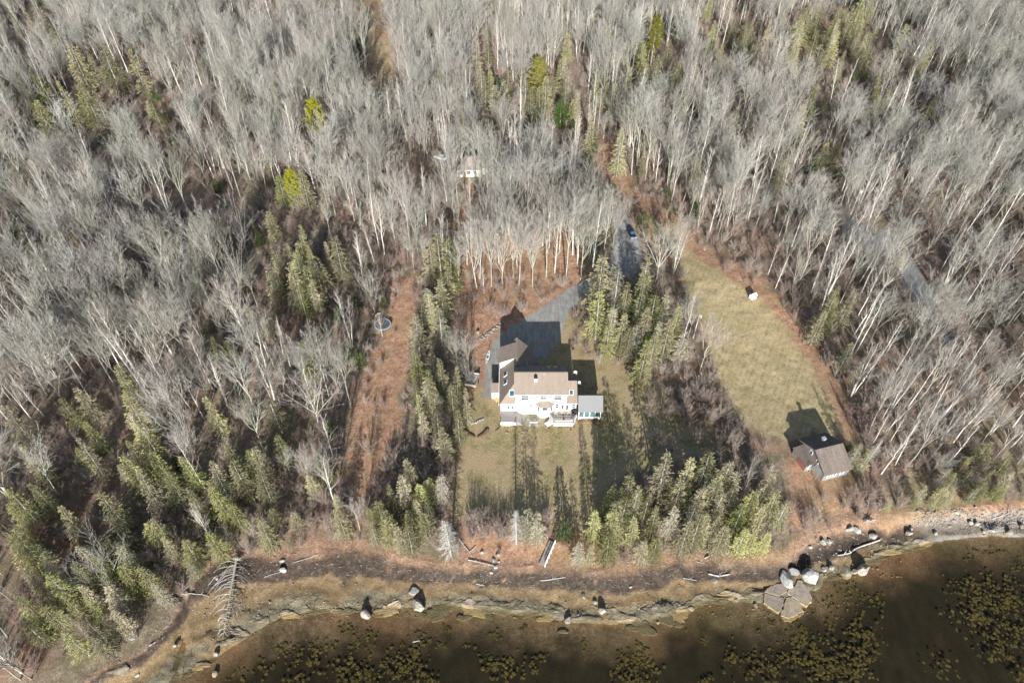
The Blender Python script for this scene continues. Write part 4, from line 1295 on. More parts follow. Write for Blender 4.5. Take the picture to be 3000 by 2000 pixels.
kayak('white kayak with dark green fittings on the gravel west of the house', 4.6, .86, (1424, 1068), (1434, 1026), M['white_plastic'], M['green_plastic'])
kayak('blue kayak under spruce boughs at the lawn edge', 3.2, .85, (1277, 1441), (1288, 1414), M['blue_plastic'], M['dark'])
kayak('faded red kayak lying against the blue kayak at the lawn edge', 3.0, .5, (1284, 1441), (1294, 1416), M['pink_plastic'], M['dark'])
kayak('white rowing boat lying beside the narrow lane in the woods', 3.6, 1.3, (2622, 806), (2646, 780), M['white_plastic'], M['wood'], 'boat', 'rowing_boat')
X_, Y_, Z_ = at_ground(1434, 1014)
tag(MB().bar((0, 0, 0), (.35, 1.7, .25), .05, 5, .03).obj('shadow_bar', M['dark']), 'dark bar in place of a pole shadow off the bow of the white kayak', 'shadow_bar').location = (X_, Y_, Z_ + .06)  # dark bar modelled in place of a thin pole shadow on the ground

# white hutch in the hayfield
X_, Y_, Z_ = at_ground(2204, 874)
ht = thing('hutch', 'little white hutch with a pitched lid at the edge of the hayfield', 'hutch', (X_, Y_, Z_), R(28))
MB().prism([(-.75, -.55), (.75, -.55), (.75, .55), (-.75, .55)], .15, 1.2).obj('box', M['trim'], ht)
MB().slab([(-.85, -.7, 1.2), (.85, -.7, 1.2), (.85, 0, 1.75), (-.85, 0, 1.75)], .06).slab([(-.85, .003, 1.75), (.85, .003, 1.75), (.85, .7, 1.2), (-.85, .7, 1.2)], .06).obj('roof', M['white_plastic'], ht)
for sx in (-.7, .7):
    for sy in (-.5, .5): MB().box(sx - .05, sx + .05, sy - .05, sy + .05, -.1, .15).obj('leg', M['trim'], ht)


def utility_pole(label, base_px, h, tr=True):
    x, y, z = at_ground(*base_px)
    p = thing('utility_pole', label, 'utility pole', (x, y, z))
    MB().tube([(0, 0, -.3), (0, 0, h * .5), (0, 0, h)], [.16, .14, .11], 8, True).obj('pole', M['pole'], p)
    if tr:
        t = MB().lathe([(.2, h - 1.6), (.27, h - 1.55), (.27, h - .65), (.2, h - .6)], 12, (.42, -.1)).obj('transformer', M['white_plastic'], p)
        MB().tube([(.42, -.1, h - .6), (.42, -.1, h - .35)], [.05, .03], 6, True).obj('bushing', M['grey'], t)
        MB().box(.08, .3, -.05, .05, h - 1.3, h - 1.1).obj('bracket', M['grey'], p)
    MB().box(-.06, .06, -.45, .45, h - .25, h - .14).obj('insulator_arm', M['pole'], p)
    return x, y, z + h


pa = utility_pole('bare wooden utility pole with a white transformer at the hayfield edge', (2031, 990), 8.6)
pb_ = utility_pole('wooden utility pole standing by the lane in the bare woods', (2492, 628), 9.0)
pc = (15.0, 60, 0)
def wire(label, a, b, sag):
    n = 16
    pts = [(a[0] + (b[0] - a[0]) * i / n, a[1] + (b[1] - a[1]) * i / n, a[2] + (b[2] - a[2]) * i / n - sag * (1 - (2 * i / n - 1) ** 2)) for i in range(n + 1)]
    tag(MB().tube(pts, [.014] * (n + 1), 4).obj('power_line', M['dark']), label, 'cable')
wire('thin overhead cable running from the pole by the lane to the pole by the field', pa, pb_, 2.5)
wire('thin overhead cable running from the field pole towards the barn', pa, (B0[0] + 1, B0[1] + 8, 3.2), 1.6)

# wooden walkway down the bank
WA = at(1617, 1590, -.3); WB = at(1587, 1661, -1.2)
za, zb_ = gz(*WA) + .35, gz(*WB) + .3
Lw = math.dist(WA, WB)
wk = thing('walkway', 'grey plank walkway with a white handrail down the bank to the shore', 'walkway', (WA[0], WA[1], 0), math.atan2(WB[1] - WA[1], WB[0] - WA[0]))
npk = 26
for k in range(npk):
    u0, u1 = Lw * k / npk, Lw * (k + .88) / npk
    z0 = za + (zb_ - za) * (k + .4) / npk
    MB().box(u0, u1, -.6, .6, z0 - .05, z0).obj('plank', M['deck'], wk)
for s in (-.5, .5):
    MB().slab([(0, s - .05, za - .055), (Lw, s - .05, zb_ - .055), (Lw, s + .05, zb_ - .055), (0, s + .05, za - .055)], .18).obj('stringer', M['wood'], wk)
for k in range(6):
    u = Lw * k / 5; z0 = za + (zb_ - za) * k / 5
    MB().box(u - .05, u + .05, .61, .7, z0 - .9, z0 + .95).obj('post', M['trim'], wk)
for dz_ in (.95, .5):
    MB().slab([(0, .58, za + dz_ + .05), (Lw, .58, zb_ + dz_ + .05), (Lw, .73, zb_ + dz_ + .05), (0, .73, za + dz_ + .05)], .08).obj('handrail', M['trim'], wk)

# brown mulch bed: a V of two low ridges; stone edging
def ridge(name, pts_px, w, h, mat, label, cat):
    P = [at_ground(*p) for p in pts_px]
    n = 10; secs = []
    for i in range(n + 1):
        f = i / n * (len(P) - 1); j = min(int(f), len(P) - 2); u = f - j
        c = [P[j][q] * (1 - u) + P[j + 1][q] * u for q in range(3)]
        d_ = Vector((P[j + 1][0] - P[j][0], P[j + 1][1] - P[j][1], 0)).normalized(); nn = Vector((-d_.y, d_.x, 0))
        hh = h * (1 if 0 < i < n else .3) * rg.uniform(.85, 1.15); ww = w * (1 if 0 < i < n else .55) * rg.uniform(.9, 1.1)
        zz = gz(c[0], c[1])
        secs.append([(c[0] - nn.x * ww, c[1] - nn.y * ww, zz - .1), (c[0] - nn.x * ww * .6, c[1] - nn.y * ww * .6, zz + hh * .75), (c[0], c[1], zz + hh), (c[0] + nn.x * ww * .6, c[1] + nn.y * ww * .6, zz + hh * .75), (c[0] + nn.x * ww, c[1] + nn.y * ww, zz - .1)])
    return tag(loft(MB(), secs).obj(name, mat, smooth=True), label, cat)


ridge('mulch_bed', [(1359, 1258), (1374, 1272), (1392, 1282)], .6, .3, M['mulch'], 'longer dark mulch ridge curving in from the spruces on the lawn', 'flower bed')
ridge('mulch_bed', [(1398, 1282), (1416, 1272), (1431, 1252)], .5, .3, M['mulch'], 'dark mulch ridge on the lawn with its rounded end towards the house', 'flower bed')

# ------------------------------------------------------------------ rocks
ICO = {}
def ico(sub):
    if sub not in ICO:
        t = (1 + 5 ** .5) / 2
        v = [Vector(p).normalized() for p in ((-1, t, 0), (1, t, 0), (-1, -t, 0), (1, -t, 0), (0, -1, t), (0, 1, t), (0, -1, -t), (0, 1, -t), (t, 0, -1), (t, 0, 1), (-t, 0, -1), (-t, 0, 1))]
        f = [(0, 11, 5), (0, 5, 1), (0, 1, 7), (0, 7, 10), (0, 10, 11), (1, 5, 9), (5, 11, 4), (11, 10, 2), (10, 7, 6), (7, 1, 8), (3, 9, 4), (3, 4, 2), (3, 2, 6), (3, 6, 8), (3, 8, 9), (4, 9, 5), (2, 4, 11), (6, 2, 10), (8, 6, 7), (9, 8, 1)]
        for _ in range(sub):
            cache = {}; nf = []
            def mid(a, b):
                k = (min(a, b), max(a, b))
                if k not in cache: v.append(((v[a] + v[b]) / 2).normalized()); cache[k] = len(v) - 1
                return cache[k]
            for a, b, c in f:
                x, y, z = mid(a, b), mid(b, c), mid(c, a)
                nf += [(a, x, z), (b, y, x), (c, z, y), (x, y, z)]
            f = nf
        ICO[sub] = ([tuple(p) for p in v], f)
    return ICO[sub]


def rock_mesh(seed, sx, sy, sz, sub=3, cuts=9, rough=.12):
    """a boulder: a ball cut by random planes and roughened"""
    r = random.Random(seed)
    v, f = ico(sub)
    P = np.array(v)
    for _ in range(cuts):
        n = np.array([r.gauss(0, 1), r.gauss(0, 1), r.gauss(0, .8)]); n /= np.linalg.norm(n)
        h = r.uniform(.52, .86)
        k = P @ n
        P = P - np.outer(np.maximum(k - h, 0), n) * .96
    nz_ = (fbm(P[:, 0] * 2.2 + seed, P[:, 1] * 2.2 + P[:, 2] * 1.7, seed, 3) - .5) * rough * 2
    P = P * (1 + nz_)[:, None]
    m = MB(); m.v = [tuple(p) for p in (P * np.array([sx, sy, sz]))]; m.f = list(f); m.m = [0] * len(f)
    return m


def boulder(px, py, w, label, mat='rock', asp=1.0, tall=.7, rz=None, seed=None, sub=3, sink=.25, group='boulders along the shore', name='boulder', cat='boulder'):
    """foot pixel and width in photo pixels"""
    x, y, z = at_ground(px, py)
    dep = y * S2 + (CAM_H - z) * S2
    r = w / F * dep / 2
    seed = seed or int(px * 3 + py)
    o = rock_mesh(seed, r, r * asp, r * tall, sub).obj(name, M[mat])
    o.location = (x, y + r * asp * .5, max(z, WL - .6) + r * tall * (1 - sink * 1.6))
    o.rotation_euler = (0, 0, random.Random(seed).uniform(-.5, .5) if rz is None else rz)
    return tag(o, label, cat, group)


boulder(2372, 1702, 58, 'largest white boulder, standing behind the cracked rock slab', 'rock_white', .8, .8, sub=4)
boulder(2325, 1682, 33, 'middle-sized whitish boulder between the elongated one and the largest', 'rock_white', .8, .75)
boulder(2302, 1712, 36, 'elongated pale boulder pointing at the cracked slab', 'rock_white', 1.7, .8, .45)
boulder(2527, 1682, 40, 'tall pointed boulder at the waterline casting a spire shadow', 'rock', .75, 1.3, sub=4)
boulder(2504, 1682, 22, 'small tan boulder leaning beside the pointed one', 'rock', .8, .8)
boulder(2482, 1688, 34, 'flat grey rock just landward of the pointed boulder', 'rock', 1.6, .3, -.3)
boulder(2434, 1668, 20, 'squat grey boulder between the largest white one and the long log', 'rock', .9, .7)
boulder(2413, 1672, 17, 'small dark boulder close to the largest white one', 'rock', .9, .7)
boulder(2512, 1560, 26, 'pale block beside a dark gap above the long driftwood log', 'rock_white', .9, .75)
boulder(2490, 1556, 26, 'pale block nearest the shore bushes above the long log', 'rock_white', .8, .7)
boulder(2411, 1594, 20, 'white speckled stone among brown reeds', 'rock_white', 1.1, .8)
boulder(2430, 1590, 20, 'light grey stone touching the white speckled one', 'rock_white', 1.0, .7)
boulder(2374, 1605, 14, 'small white stone at the edge of the brown reeds', 'rock_white', .9, .7)
boulder(2560, 1577, 28, 'pale rounded rock at the landward end of the long log', 'rock', .7, .6)
boulder(2662, 1568, 24, 'square grey block on the mossy bank', 'rock', .9, .9)
boulder(2670, 1553, 14, 'small rock behind the square grey block', 'rock', .9, .8)
boulder(2881, 1562, 15, 'brown stone at the water edge of the gravel beach', 'rock', .8, .7)
boulder(2884, 1570, 10, 'little grey stone touching the water on the gravel beach', 'rock', .8, .6)
boulder(2957, 1563, 17, 'tan boulder with a square shadow on the gravel beach', 'rock', .9, 1.1)
boulder(2992, 1548, 18, 'dark boulder at the right end of the gravel beach', 'rock', .9, 1.0)
boulder(2862, 1540, 17, 'upright slab in the shadowed row above the gravel beach', 'rock', .6, 1.1)
boulder(2842, 1536, 16, 'squarish stone heading the shadowed row above the gravel', 'rock', .8, .9)
boulder(2796, 1529, 15, 'flat whitish stone at the grassy start of the gravel beach', 'rock_white', .8, .5)
boulder(2801, 1507, 13, 'white upright stone on the bank above the gravel beach', 'rock_white', .8, .9)
boulder(2857, 1488, 9, 'single white stone high on the ochre bank', 'rock_white', .8, .8)
boulder(2741, 1566, 17, 'grey stone where the mossy ledge meets the gravel', 'rock', .9, .6)
boulder(1225, 1788, 48, 'big angular boulder at the waterline with a flat stone behind it', 'rock', .85, .75, sub=4)
boulder(1211, 1738, 34, 'flat-topped grey stone behind the big angular boulder', 'rock_white', .8, .4)
boulder(1073, 1808, 36, 'two-faced boulder standing alone at the waterline', 'rock', .8, .8, sub=4)
boulder(1665, 1826, 28, 'round boulder at the waterline with tiny stones round its foot', 'rock', .85, .85, sub=4)
boulder(1764, 1797, 24, 'upright boulder with the longest shadow on the tan sand', 'rock', .8, 1.1)
boulder(1742, 1768, 16, 'small boulder just behind the upright one on the sand', 'rock', .8, .8)
boulder(1709, 1750, 13, 'narrow tilted stone on the sand below the shore spruces', 'rock', 1.3, .7)
boulder(1847, 1722, 14, 'lone pale stone on the tan sand', 'rock_white', .8, .6)
boulder(1440, 1680, 11, 'white oval stone lowest in the brushy litter', 'rock_white', 1.3, .8)
boulder(1446, 1645, 11, 'white pointed stone in the litter above the oval one', 'rock_white', 1.1, .9)
boulder(1460, 1628, 17, 'wide white stone highest on the littered bank', 'rock_white', .7, .6)
boulder(1413, 1620, 13, 'white stone under driftwood branches on the bank', 'rock_white', .8, .6)
boulder(1453, 1664, 14, 'pale flat stone at the end of a driftwood log', 'rock_white', 1.1, .5)
boulder(1462, 1646, 7, 'tiny white stone in the middle of the litter', 'rock_white', .8, .7)
boulder(633, 1922, 18, 'upright stone near the water with a spike of shadow', 'rock', 1.0, 1.1)
boulder(630, 1980, 22, 'grey boulder standing in the shallow water', 'rock', .8, .8)
boulder(828, 1676, 23, 'bright white boulder at the top edge of the dark seaweed', 'rock_white', .75, .75)
boulder(827, 1646, 19, 'flat white stone under the small spruce on the bank', 'rock_white', .6, .35)
boulder(637, 1699, 13, 'bluish stone among the roots of the fallen tree', 'rock_white', .8, .7)
boulder(545, 1743, 16, 'dark upright stone above the bend of the creek', 'rock', .9, 1.0)
boulder(512, 1893, 14, 'dark square stone in the creek mouth', 'rock', .9, .7)
boulder(345, 1972, 76, 'long pale ledge rock at the spruce edge', 'rock_ledge', .45, .25, .35)
boulder(385, 1874, 28, 'flat white stone under a bare shrub on the bank', 'rock_white', .5, .3)
boulder(402, 1980, 18, 'small grey rock in tan shore grass', 'rock', .9, .5)
boulder(1400, 978, 11, 'single grey stone standing on leaves behind the house', 'rock', .8, 1.1, group='stones in the yard')
boulder(2158, 1760, 12, 'narrow rock at the water just before the cracked slab', 'rock', 1.4, .5)
boulder(2215, 1778, 14, 'brown rock wedged at the water edge of the cracked slab', 'rock', 1.2, .6)
boulder(2094, 1706, 25, 'flat tan rock half sunk in dark seaweed', 'rock', .8, .3)
boulder(2025, 1787, 20, 'rounded rock at the edge of the dark shallows', 'rock', .8, .4)
boulder(1927, 1826, 12, 'small pink-grey stone in the shallows', 'rock', .9, .6)

# the cracked slab
def zm(x, y): return (2150 + x / 5.227, 1600 + y / 5.227)
SLABS = [[(470, 690), (550, 610), (640, 580), (740, 560), (860, 610), (800, 700), (690, 755), (560, 720)],
         [(470, 712), (560, 738), (690, 770), (780, 792), (740, 960), (700, 1008), (540, 930), (455, 850)],
         [(792, 778), (878, 772), (1045, 888), (1062, 980), (960, 1050), (850, 1100), (740, 1060), (716, 1008), (752, 960)],
         [(815, 695), (862, 622), (930, 620), (970, 510), (1040, 520), (1130, 630), (1190, 760), (1190, 850), (1110, 910), (1055, 880), (885, 765)],
         [(735, 1072), (850, 1112), (965, 1058), (1075, 985), (1060, 1040), (870, 1145), (760, 1130)]]
cs = thing('rock_slab', 'broad brown rock slab split by cracks into five pieces at the water', 'rock', (*at(*zm(820, 820), WL + .3), WL))
for i, pl in enumerate(SLABS):
    top = (.52, .44, .36, .5, .12)[i]
    P = [at(*zm(*p), WL + top) for p in pl]
    # denser outline with small wiggles
    Q = []
    for k in range(len(P)):
        a, b = P[k], P[(k + 1) % len(P)]
        for u in (0, .2, .4, .6, .8):
            Q.append((a[0] + (b[0] - a[0]) * u + rg.uniform(-.11, .11), a[1] + (b[1] - a[1]) * u + rg.uniform(-.11, .11)))
    cx_ = sum(p[0] for p in Q) / len(Q); cy_ = sum(p[1] for p in Q) / len(Q)
    m = MB(); n = len(Q)
    rings = [(1.06, -.9), (1.02, top - .22), (.985, top)]
    for s, z in rings:
        m.v += [(cx_ + (p[0] - cx_) * s, cy_ + (p[1] - cy_) * s, WL + z + (rg.uniform(-.02, .02) if s < 1 else 0)) for p in Q]
    for r_ in range(2):
        m.f += [(r_ * n + k, r_ * n + (k + 1) % n, (r_ + 1) * n + (k + 1) % n, (r_ + 1) * n + k) for k in range(n)]
    m.f.append(tuple(2 * n + k for k in range(n)))
    m.m = [0] * len(m.f)
    m.obj('slab_piece', M['rock_flat'], cs, cs.location)

# flat ledge rocks lying along the waterline
LED = [(1140, 1786, 50, 30), (1118, 1798, 36, 16), (1290, 1790, 60, 34), (1330, 1770, 70, 22), (1385, 1785, 56, 30), (1440, 1776, 60, 30), (1500, 1780, 58, 26), (1545, 1792, 46, 24), (1597, 1812, 34, 14), (1620, 1782, 44, 20),
       (1725, 1812, 60, 14), (1800, 1800, 44, 22), (1835, 1812, 40, 18), (1880, 1838, 52, 34), (1915, 1800, 48, 34), (1950, 1795, 50, 40), (1985, 1805, 40, 36), (1985, 1830, 22, 12), (2030, 1768, 60, 20),
       (2085, 1755, 66, 20), (2150, 1742, 60, 18), (2200, 1735, 46, 18), (2440, 1690, 40, 14), (2560, 1640, 50, 18), (2600, 1618, 52, 18), (2650, 1598, 60, 16), (2692, 1600, 40, 14), (2630, 1612, 44, 12), (2705, 1590, 40, 14), (1360, 1810, 30, 14),
       (1430, 1804, 26, 14), (1240, 1802, 40, 16), (850, 1800, 50, 14), (930, 1790, 46, 14), (1010, 1790, 44, 14), (760, 1815, 40, 14), (700, 1850, 40, 14), (660, 1880, 36, 12), (1650, 1850, 18, 10), (1220, 1760, 30, 10), (590, 1950, 34, 16), (560, 1970, 26, 12)]
LOOK = ['tan flat', 'greenish flat', 'cracked grey', 'thin grey', 'mottled', 'low olive', 'split tan']


def ledge(px, py, w, h, i):
    x, y, z = at_ground(px, py)
    dep = y * S2 + (CAM_H - z) * S2
    a = w / F * dep / 2; b = h / F * dep / 2 / .86
    r = random.Random(i * 7 + 1)
    n = 34; m = MB(); k3 = 3
    a *= 1.35; b *= 1.15
    p = [r.uniform(0, 6.283) for _ in range(6)]
    prof = []
    for k in range(n):
        q = 6.283 * k / n
        prof.append(1 + .2 * math.sin(2 * q + p[0]) + .16 * math.sin(3 * q + p[1]) + .10 * math.sin(5 * q + p[2]) + .07 * math.sin(9 * q + p[3]) + r.uniform(-.09, .09))
    th = r.uniform(.05, .15); rz = r.uniform(-.3, .3); cr, sr = math.cos(rz), math.sin(rz)
    for s, zz in ((1.03, -.5), (1.0, th - .05), (.965, th), (.6, th + .03), (.3, th + .03)):
        for k in range(n):
            lx, ly = a * s * prof[k] * math.cos(6.283 * k / n), b * s * prof[k] * math.sin(6.283 * k / n)
            gx, gy = lx * cr - ly * sr, lx * sr + ly * cr
            zg = max(gz(x + gx, y + gy), WL - .03) if s > .2 else z
            m.v.append((gx, gy, zg + zz + r.uniform(-.025, .025)))
    for q in range(4):
        m.f += [(q * n + k, q * n + (k + 1) % n, (q + 1) * n + (k + 1) % n, (q + 1) * n + k) for k in range(n)]
    m.v.append((0, 0, max(z, WL) + th + .03)); m.f += [(4 * n + k, 4 * n + (k + 1) % n, 5 * n) for k in range(n)]
    m.m = [0] * len(m.f)
    m.v = [(v[0], v[1], v[2] - z) for v in m.v]
    o = m.obj('ledge_rock', M['rock_ledge'] if i % 4 else M['rock_flat'])
    o.location = (x, y, z)
    return o, x, y, z


LEDGES = [(*ledge(*q, i), q) for i, q in enumerate(LED)]

# driftwood
def driftwood(pts_px, r0, r1, label, lift=.12, mat='deadwood', stubs=3, name='driftwood_log'):
    P = []
    for i, p in enumerate(pts_px):
        x, y, z = at_ground(*p); P.append((x, y, max(z, WL) + lift + r0 * .5))
    Q = []
    for i in range(len(P) - 1):
        for u in (0, .5):
            Q.append(tuple(P[i][k] * (1 - u) + P[i + 1][k] * u + rg.uniform(-.05, .05) for k in range(3)))
    Q.append(P[-1])
    n = len(Q); r0 *= .8; r1 *= .8
    o = MB().tube(Q, [r0 + (r1 - r0) * i / (n - 1) for i in range(n)], 7, True)
    for k in range(stubs):
        i = rg.randrange(1, n - 1); a = rg.uniform(0, 6.28)
        o.cone(Q[i], (Q[i][0] + math.cos(a) * rg.uniform(.4, 1.1), Q[i][1] + math.sin(a) * rg.uniform(.4, 1.1), Q[i][2] + rg.uniform(.1, .7)), r1 * .8)
    return tag(o.obj(name, M[mat]), label, 'driftwood', 'driftwood on the shore')


driftwood([(2453, 1627), (2490, 1620), (2510, 1605), (2545, 1593), (2577, 1582)], .14, .20, 'longest white driftwood log, curving behind the pointed boulder')
driftwood([(1583, 1701), (1620, 1697), (1656, 1691)], .15, .1, 'pale log lying in dark shadow below the walkway')
driftwood([(1372, 1640), (1410, 1648), (1449, 1659)], .13, .08, 'pale log running down to the flat white stone')
driftwood([(1345, 1580), (1360, 1598), (1378, 1620)], .14, .08, 'leaning grey log beside the bleached dead spruce')
driftwood([(1395, 1600), (1375, 1618), (1372, 1630)], .1, .05, 'short forked grey branch above the pale log')
driftwood([(2064, 1636), (2078, 1628), (2092, 1621)], .16, .12, 'short thick log on brown litter under the shore spruces')
driftwood([(2075, 1681), (2105, 1688), (2136, 1683)], .2, .16, 'curved white log resting in the dark seaweed')
driftwood([(2110, 1626), (2135, 1624)], .1, .07, 'small thin log beside the short thick one')
driftwood([(2000, 1693), (2040, 1700)], .1, .07, 'thin bleached branch on the tan sand before the curved log')
driftwood([(2905, 1522), (2930, 1513), (2956, 1504)], .13, .09, 'straight white log across the gravel beach')
driftwood([(2951, 1504), (2955, 1480)], .1, .06, 'short upright white branch at the end of the straight log')
driftwood([(2888, 1537), (2896, 1550), (2902, 1558)], .18, .24, 'grey stump log ending in tangled roots on the gravel')
driftwood([(437, 1893), (457, 1881)], .14, .1, 'short white log on the tan bank near the creek')
driftwood([(535, 1742), (560, 1738), (590, 1742), (613, 1748)], .12, .07, 'crooked white branch beside the creek bend')
driftwood([(610, 1715), (625, 1698), (640, 1684)], .08, .05, 'thin stick pointing at the bluish stone')
driftwood([(775, 1690), (800, 1683), (840, 1672)], .07, .05, 'thin dark stick below the bright white boulder')
driftwood([(860, 1648), (905, 1634), (932, 1625)], .07, .05, 'long thin stick at the top of the littered bank')
driftwood([(1395, 1710), (1420, 1716)], .1, .07, 'small log at the lower edge of the dark seaweed')
driftwood([(1210, 1888), (1232, 1882)], .08, .05, 'pale stick under the shallow water', 0.5)
driftwood([(1100, 925), (1115, 918), (1127, 913)], .14, .09, 'fallen white log behind the trampoline', .2)
driftwood([(1090, 922), (1110, 922), (1125, 920)], .1, .06, 'second fallen pole behind the trampoline', .25)
driftwood([(2040, 1645), (2060, 1650)], .08, .05, 'bleached stick on the litter under the spruces')
for k, (a, b) in enumerate(((2545, 1527), (2905, 1556))):        # uprooted stumps
    x, y, z = at_ground(a, b)
    t = thing('root_wad', ('white uprooted root mass above the pale rounded rock', 'white tangle of roots on the gravel beach')[k], 'driftwood', (x, y, z), 0, 'driftwood on the shore')
    MB().tube([(0, .8, .2), (0, 0, .6)], [.2, .3], 8, True).obj('stump', M['deadwood'], t)
    for q in range(22):
        a_ = 6.283 * q / 22 + rg.uniform(-.1, .1); L = rg.uniform(.7, 1.5)
        pt = [(0, 0, .6), (math.cos(a_) * L * .5, -.2 + rg.uniform(-.2, .2), .6 + math.sin(a_) * L * .35), (math.cos(a_) * L + rg.uniform(-.2, .2), -.3 + rg.uniform(-.5, .2), max(.05, .6 + math.sin(a_ + .3) * L * .6))]
        MB().tube(pt, [.1, .07, .02], 4).obj('root', M['deadwood'], t)

# ------------------------------------------------------------------ trees: prototypes
def nrm(v):
    return v / (np.linalg.norm(v) + 1e-9)


def bare_tree_proto(seed, H=20.0, fork=.42, nl=6, spread=.38, dens=1.0, lean=.02):
    """vase-shaped leafless tree: trunk, ascending limbs, branches, twigs"""
    r = np.random.RandomState(seed)
    T, Cw = MB(), MB()
    up = np.array([0, 0, 1.0])
    def branch(p, d, L, r0, depth):
        n = 4 if depth < 2 else 3
        pts = [p]; rad = [r0]
        q = p.copy(); dd = d.copy()
        for i in range(n):
            dd = nrm(dd + r.normal(0, .10 if depth else .05, 3) + up * (.16 if depth == 1 else .09))
            q = q + dd * L / n
            pts.append(q); rad.append(max(.016, r0 * (1 - .70 * (i + 1) / n)))
        (T if depth < 3 else Cw).tube(pts, rad, 5 if depth < 2 else 3)
        nch = {1: int(7 * dens), 2: int(4 * dens)}.get(depth, 0)
        for k in range(nch):
            u = .22 + .78 * (k + r.uniform(0, .9)) / max(nch, 1); u = min(u, .99)
            j = min(int(u * n), n - 1); f = u * n - j
            pp = pts[j] * (1 - f) + pts[j + 1] * f
            dl = nrm(pts[j + 1] - pts[j])
            sd_ = nrm(np.cross(dl, r.normal(0, 1, 3)))
            an = r.uniform(.45, .85)
            dc = nrm(dl * math.cos(an) + sd_ * math.sin(an) + up * .12)
            branch(pp, dc, L * (.55 - .22 * u) * r.uniform(.8, 1.25), max(.024, rad[j] * .62), depth + 1)
        if depth >= 2:
            nt_ = int((7 if depth == 3 else 6) * dens)
            for k in range(nt_):
                u = r.uniform(.15, 1.0); j = min(int(u * n), n - 1); f = u * n - j
                pp = pts[j] * (1 - f) + pts[j + 1] * f
                dl = nrm(pts[j + 1] - pts[j])
                dc = nrm(dl * .9 + r.normal(0, .42, 3) + up * .25)
                e = pp + dc * r.uniform(.6, 1.4) * (H / 20)
                Cw.cone(pp, e, .0135)
    base = H * .0078
    ln = r.normal(0, lean, 2)
    zf = H * fork
    pts = [np.array([ln[0] * z + r.normal(0, .05), ln[1] * z + r.normal(0, .05), z]) for z in np.linspace(-.4, zf, 5)]
    T.tube(pts, [base * 1.25, base, base * .92, base * .85, base * .78], 6)
    top = pts[-1]
    for k in range(nl):
        a = 6.283 * (k + r.uniform(-.25, .25)) / nl
        an = spread * r.uniform(.35, 1.35) if k else .06
        z0 = zf * r.uniform(.72, 1.0) if k > 1 else zf
        p0 = pts[3] + (pts[4] - pts[3]) * max(0, (z0 - pts[3][2]) / (pts[4][2] - pts[3][2]))
        d = np.array([math.sin(an) * math.cos(a), math.sin(an) * math.sin(a), math.cos(an)])
        branch(p0, d, (H - z0) * r.uniform(.78, 1.0), base * (.62 if k else .72), 1)
    return T, Cw


def birch_proto(seed, H=19.0, stems=1, dens=1.0):
    """slim white-stemmed tree with short ascending branches"""
    r = np.random.RandomState(seed)
    T, Cw = MB(), MB()
    up = np.array([0, 0, 1.0])
    for s in range(stems):
        a0 = r.uniform(0, 6.28); ln = (.05 + .07 * s) * r.uniform(.3, 1)
        h = H * r.uniform(.82, 1.0) if s else H
        d0 = np.array([math.cos(a0) * ln, math.sin(a0) * ln, 1.0])
        zs = np.linspace(-.4, h, 9)
        crv = r.normal(0, .02, 2)
        pts = [np.array([d0[0] * z + crv[0] * z * z / h + r.normal(0, .06), d0[1] * z + crv[1] * z * z / h + r.normal(0, .06), z]) for z in zs]
        b = H * (.0078 if s == 0 else .0066)
        T.tube(pts, [b * (1.15 - 1.05 * i / 8) + .012 for i in range(9)], 5)
        nb_ = int(30 * dens)
        for k in range(nb_):
            u = .30 + .70 * (k + r.uniform(0, 1)) / nb_; u = min(u, .985)
            j = min(int(u * 8), 7); f = u * 8 - j
            p = pts[j] * (1 - f) + pts[j + 1] * f
            a = r.uniform(0, 6.28); an = r.uniform(.45, .95) * (1.15 - .5 * u)
            d = np.array([math.sin(an) * math.cos(a), math.sin(an) * math.sin(a), math.cos(an)])
            L = h * (.24 * (1 - u) ** .6 + .05) * r.uniform(.7, 1.3)
            q = [p]; dd = d
            for i in range(3):
                dd = nrm(dd + r.normal(0, .1, 3) + up * .1); q.append(q[-1] + dd * L / 3)
            rr = .05 * (1 - u) + .022
            Cw.tube(q, [rr, rr * .75, rr * .5, .012], 3)
            for m in range(int(9 * dens)):
                uu = r.uniform(.15, 1); jj = min(int(uu * 3), 2); ff = uu * 3 - jj
                pp = q[jj] * (1 - ff) + q[jj + 1] * ff
                dc = nrm(dd + r.normal(0, .55, 3) + up * .15)
                Cw.cone(pp, pp + dc * r.uniform(.5, 1.3), .0135)
    return T, Cw


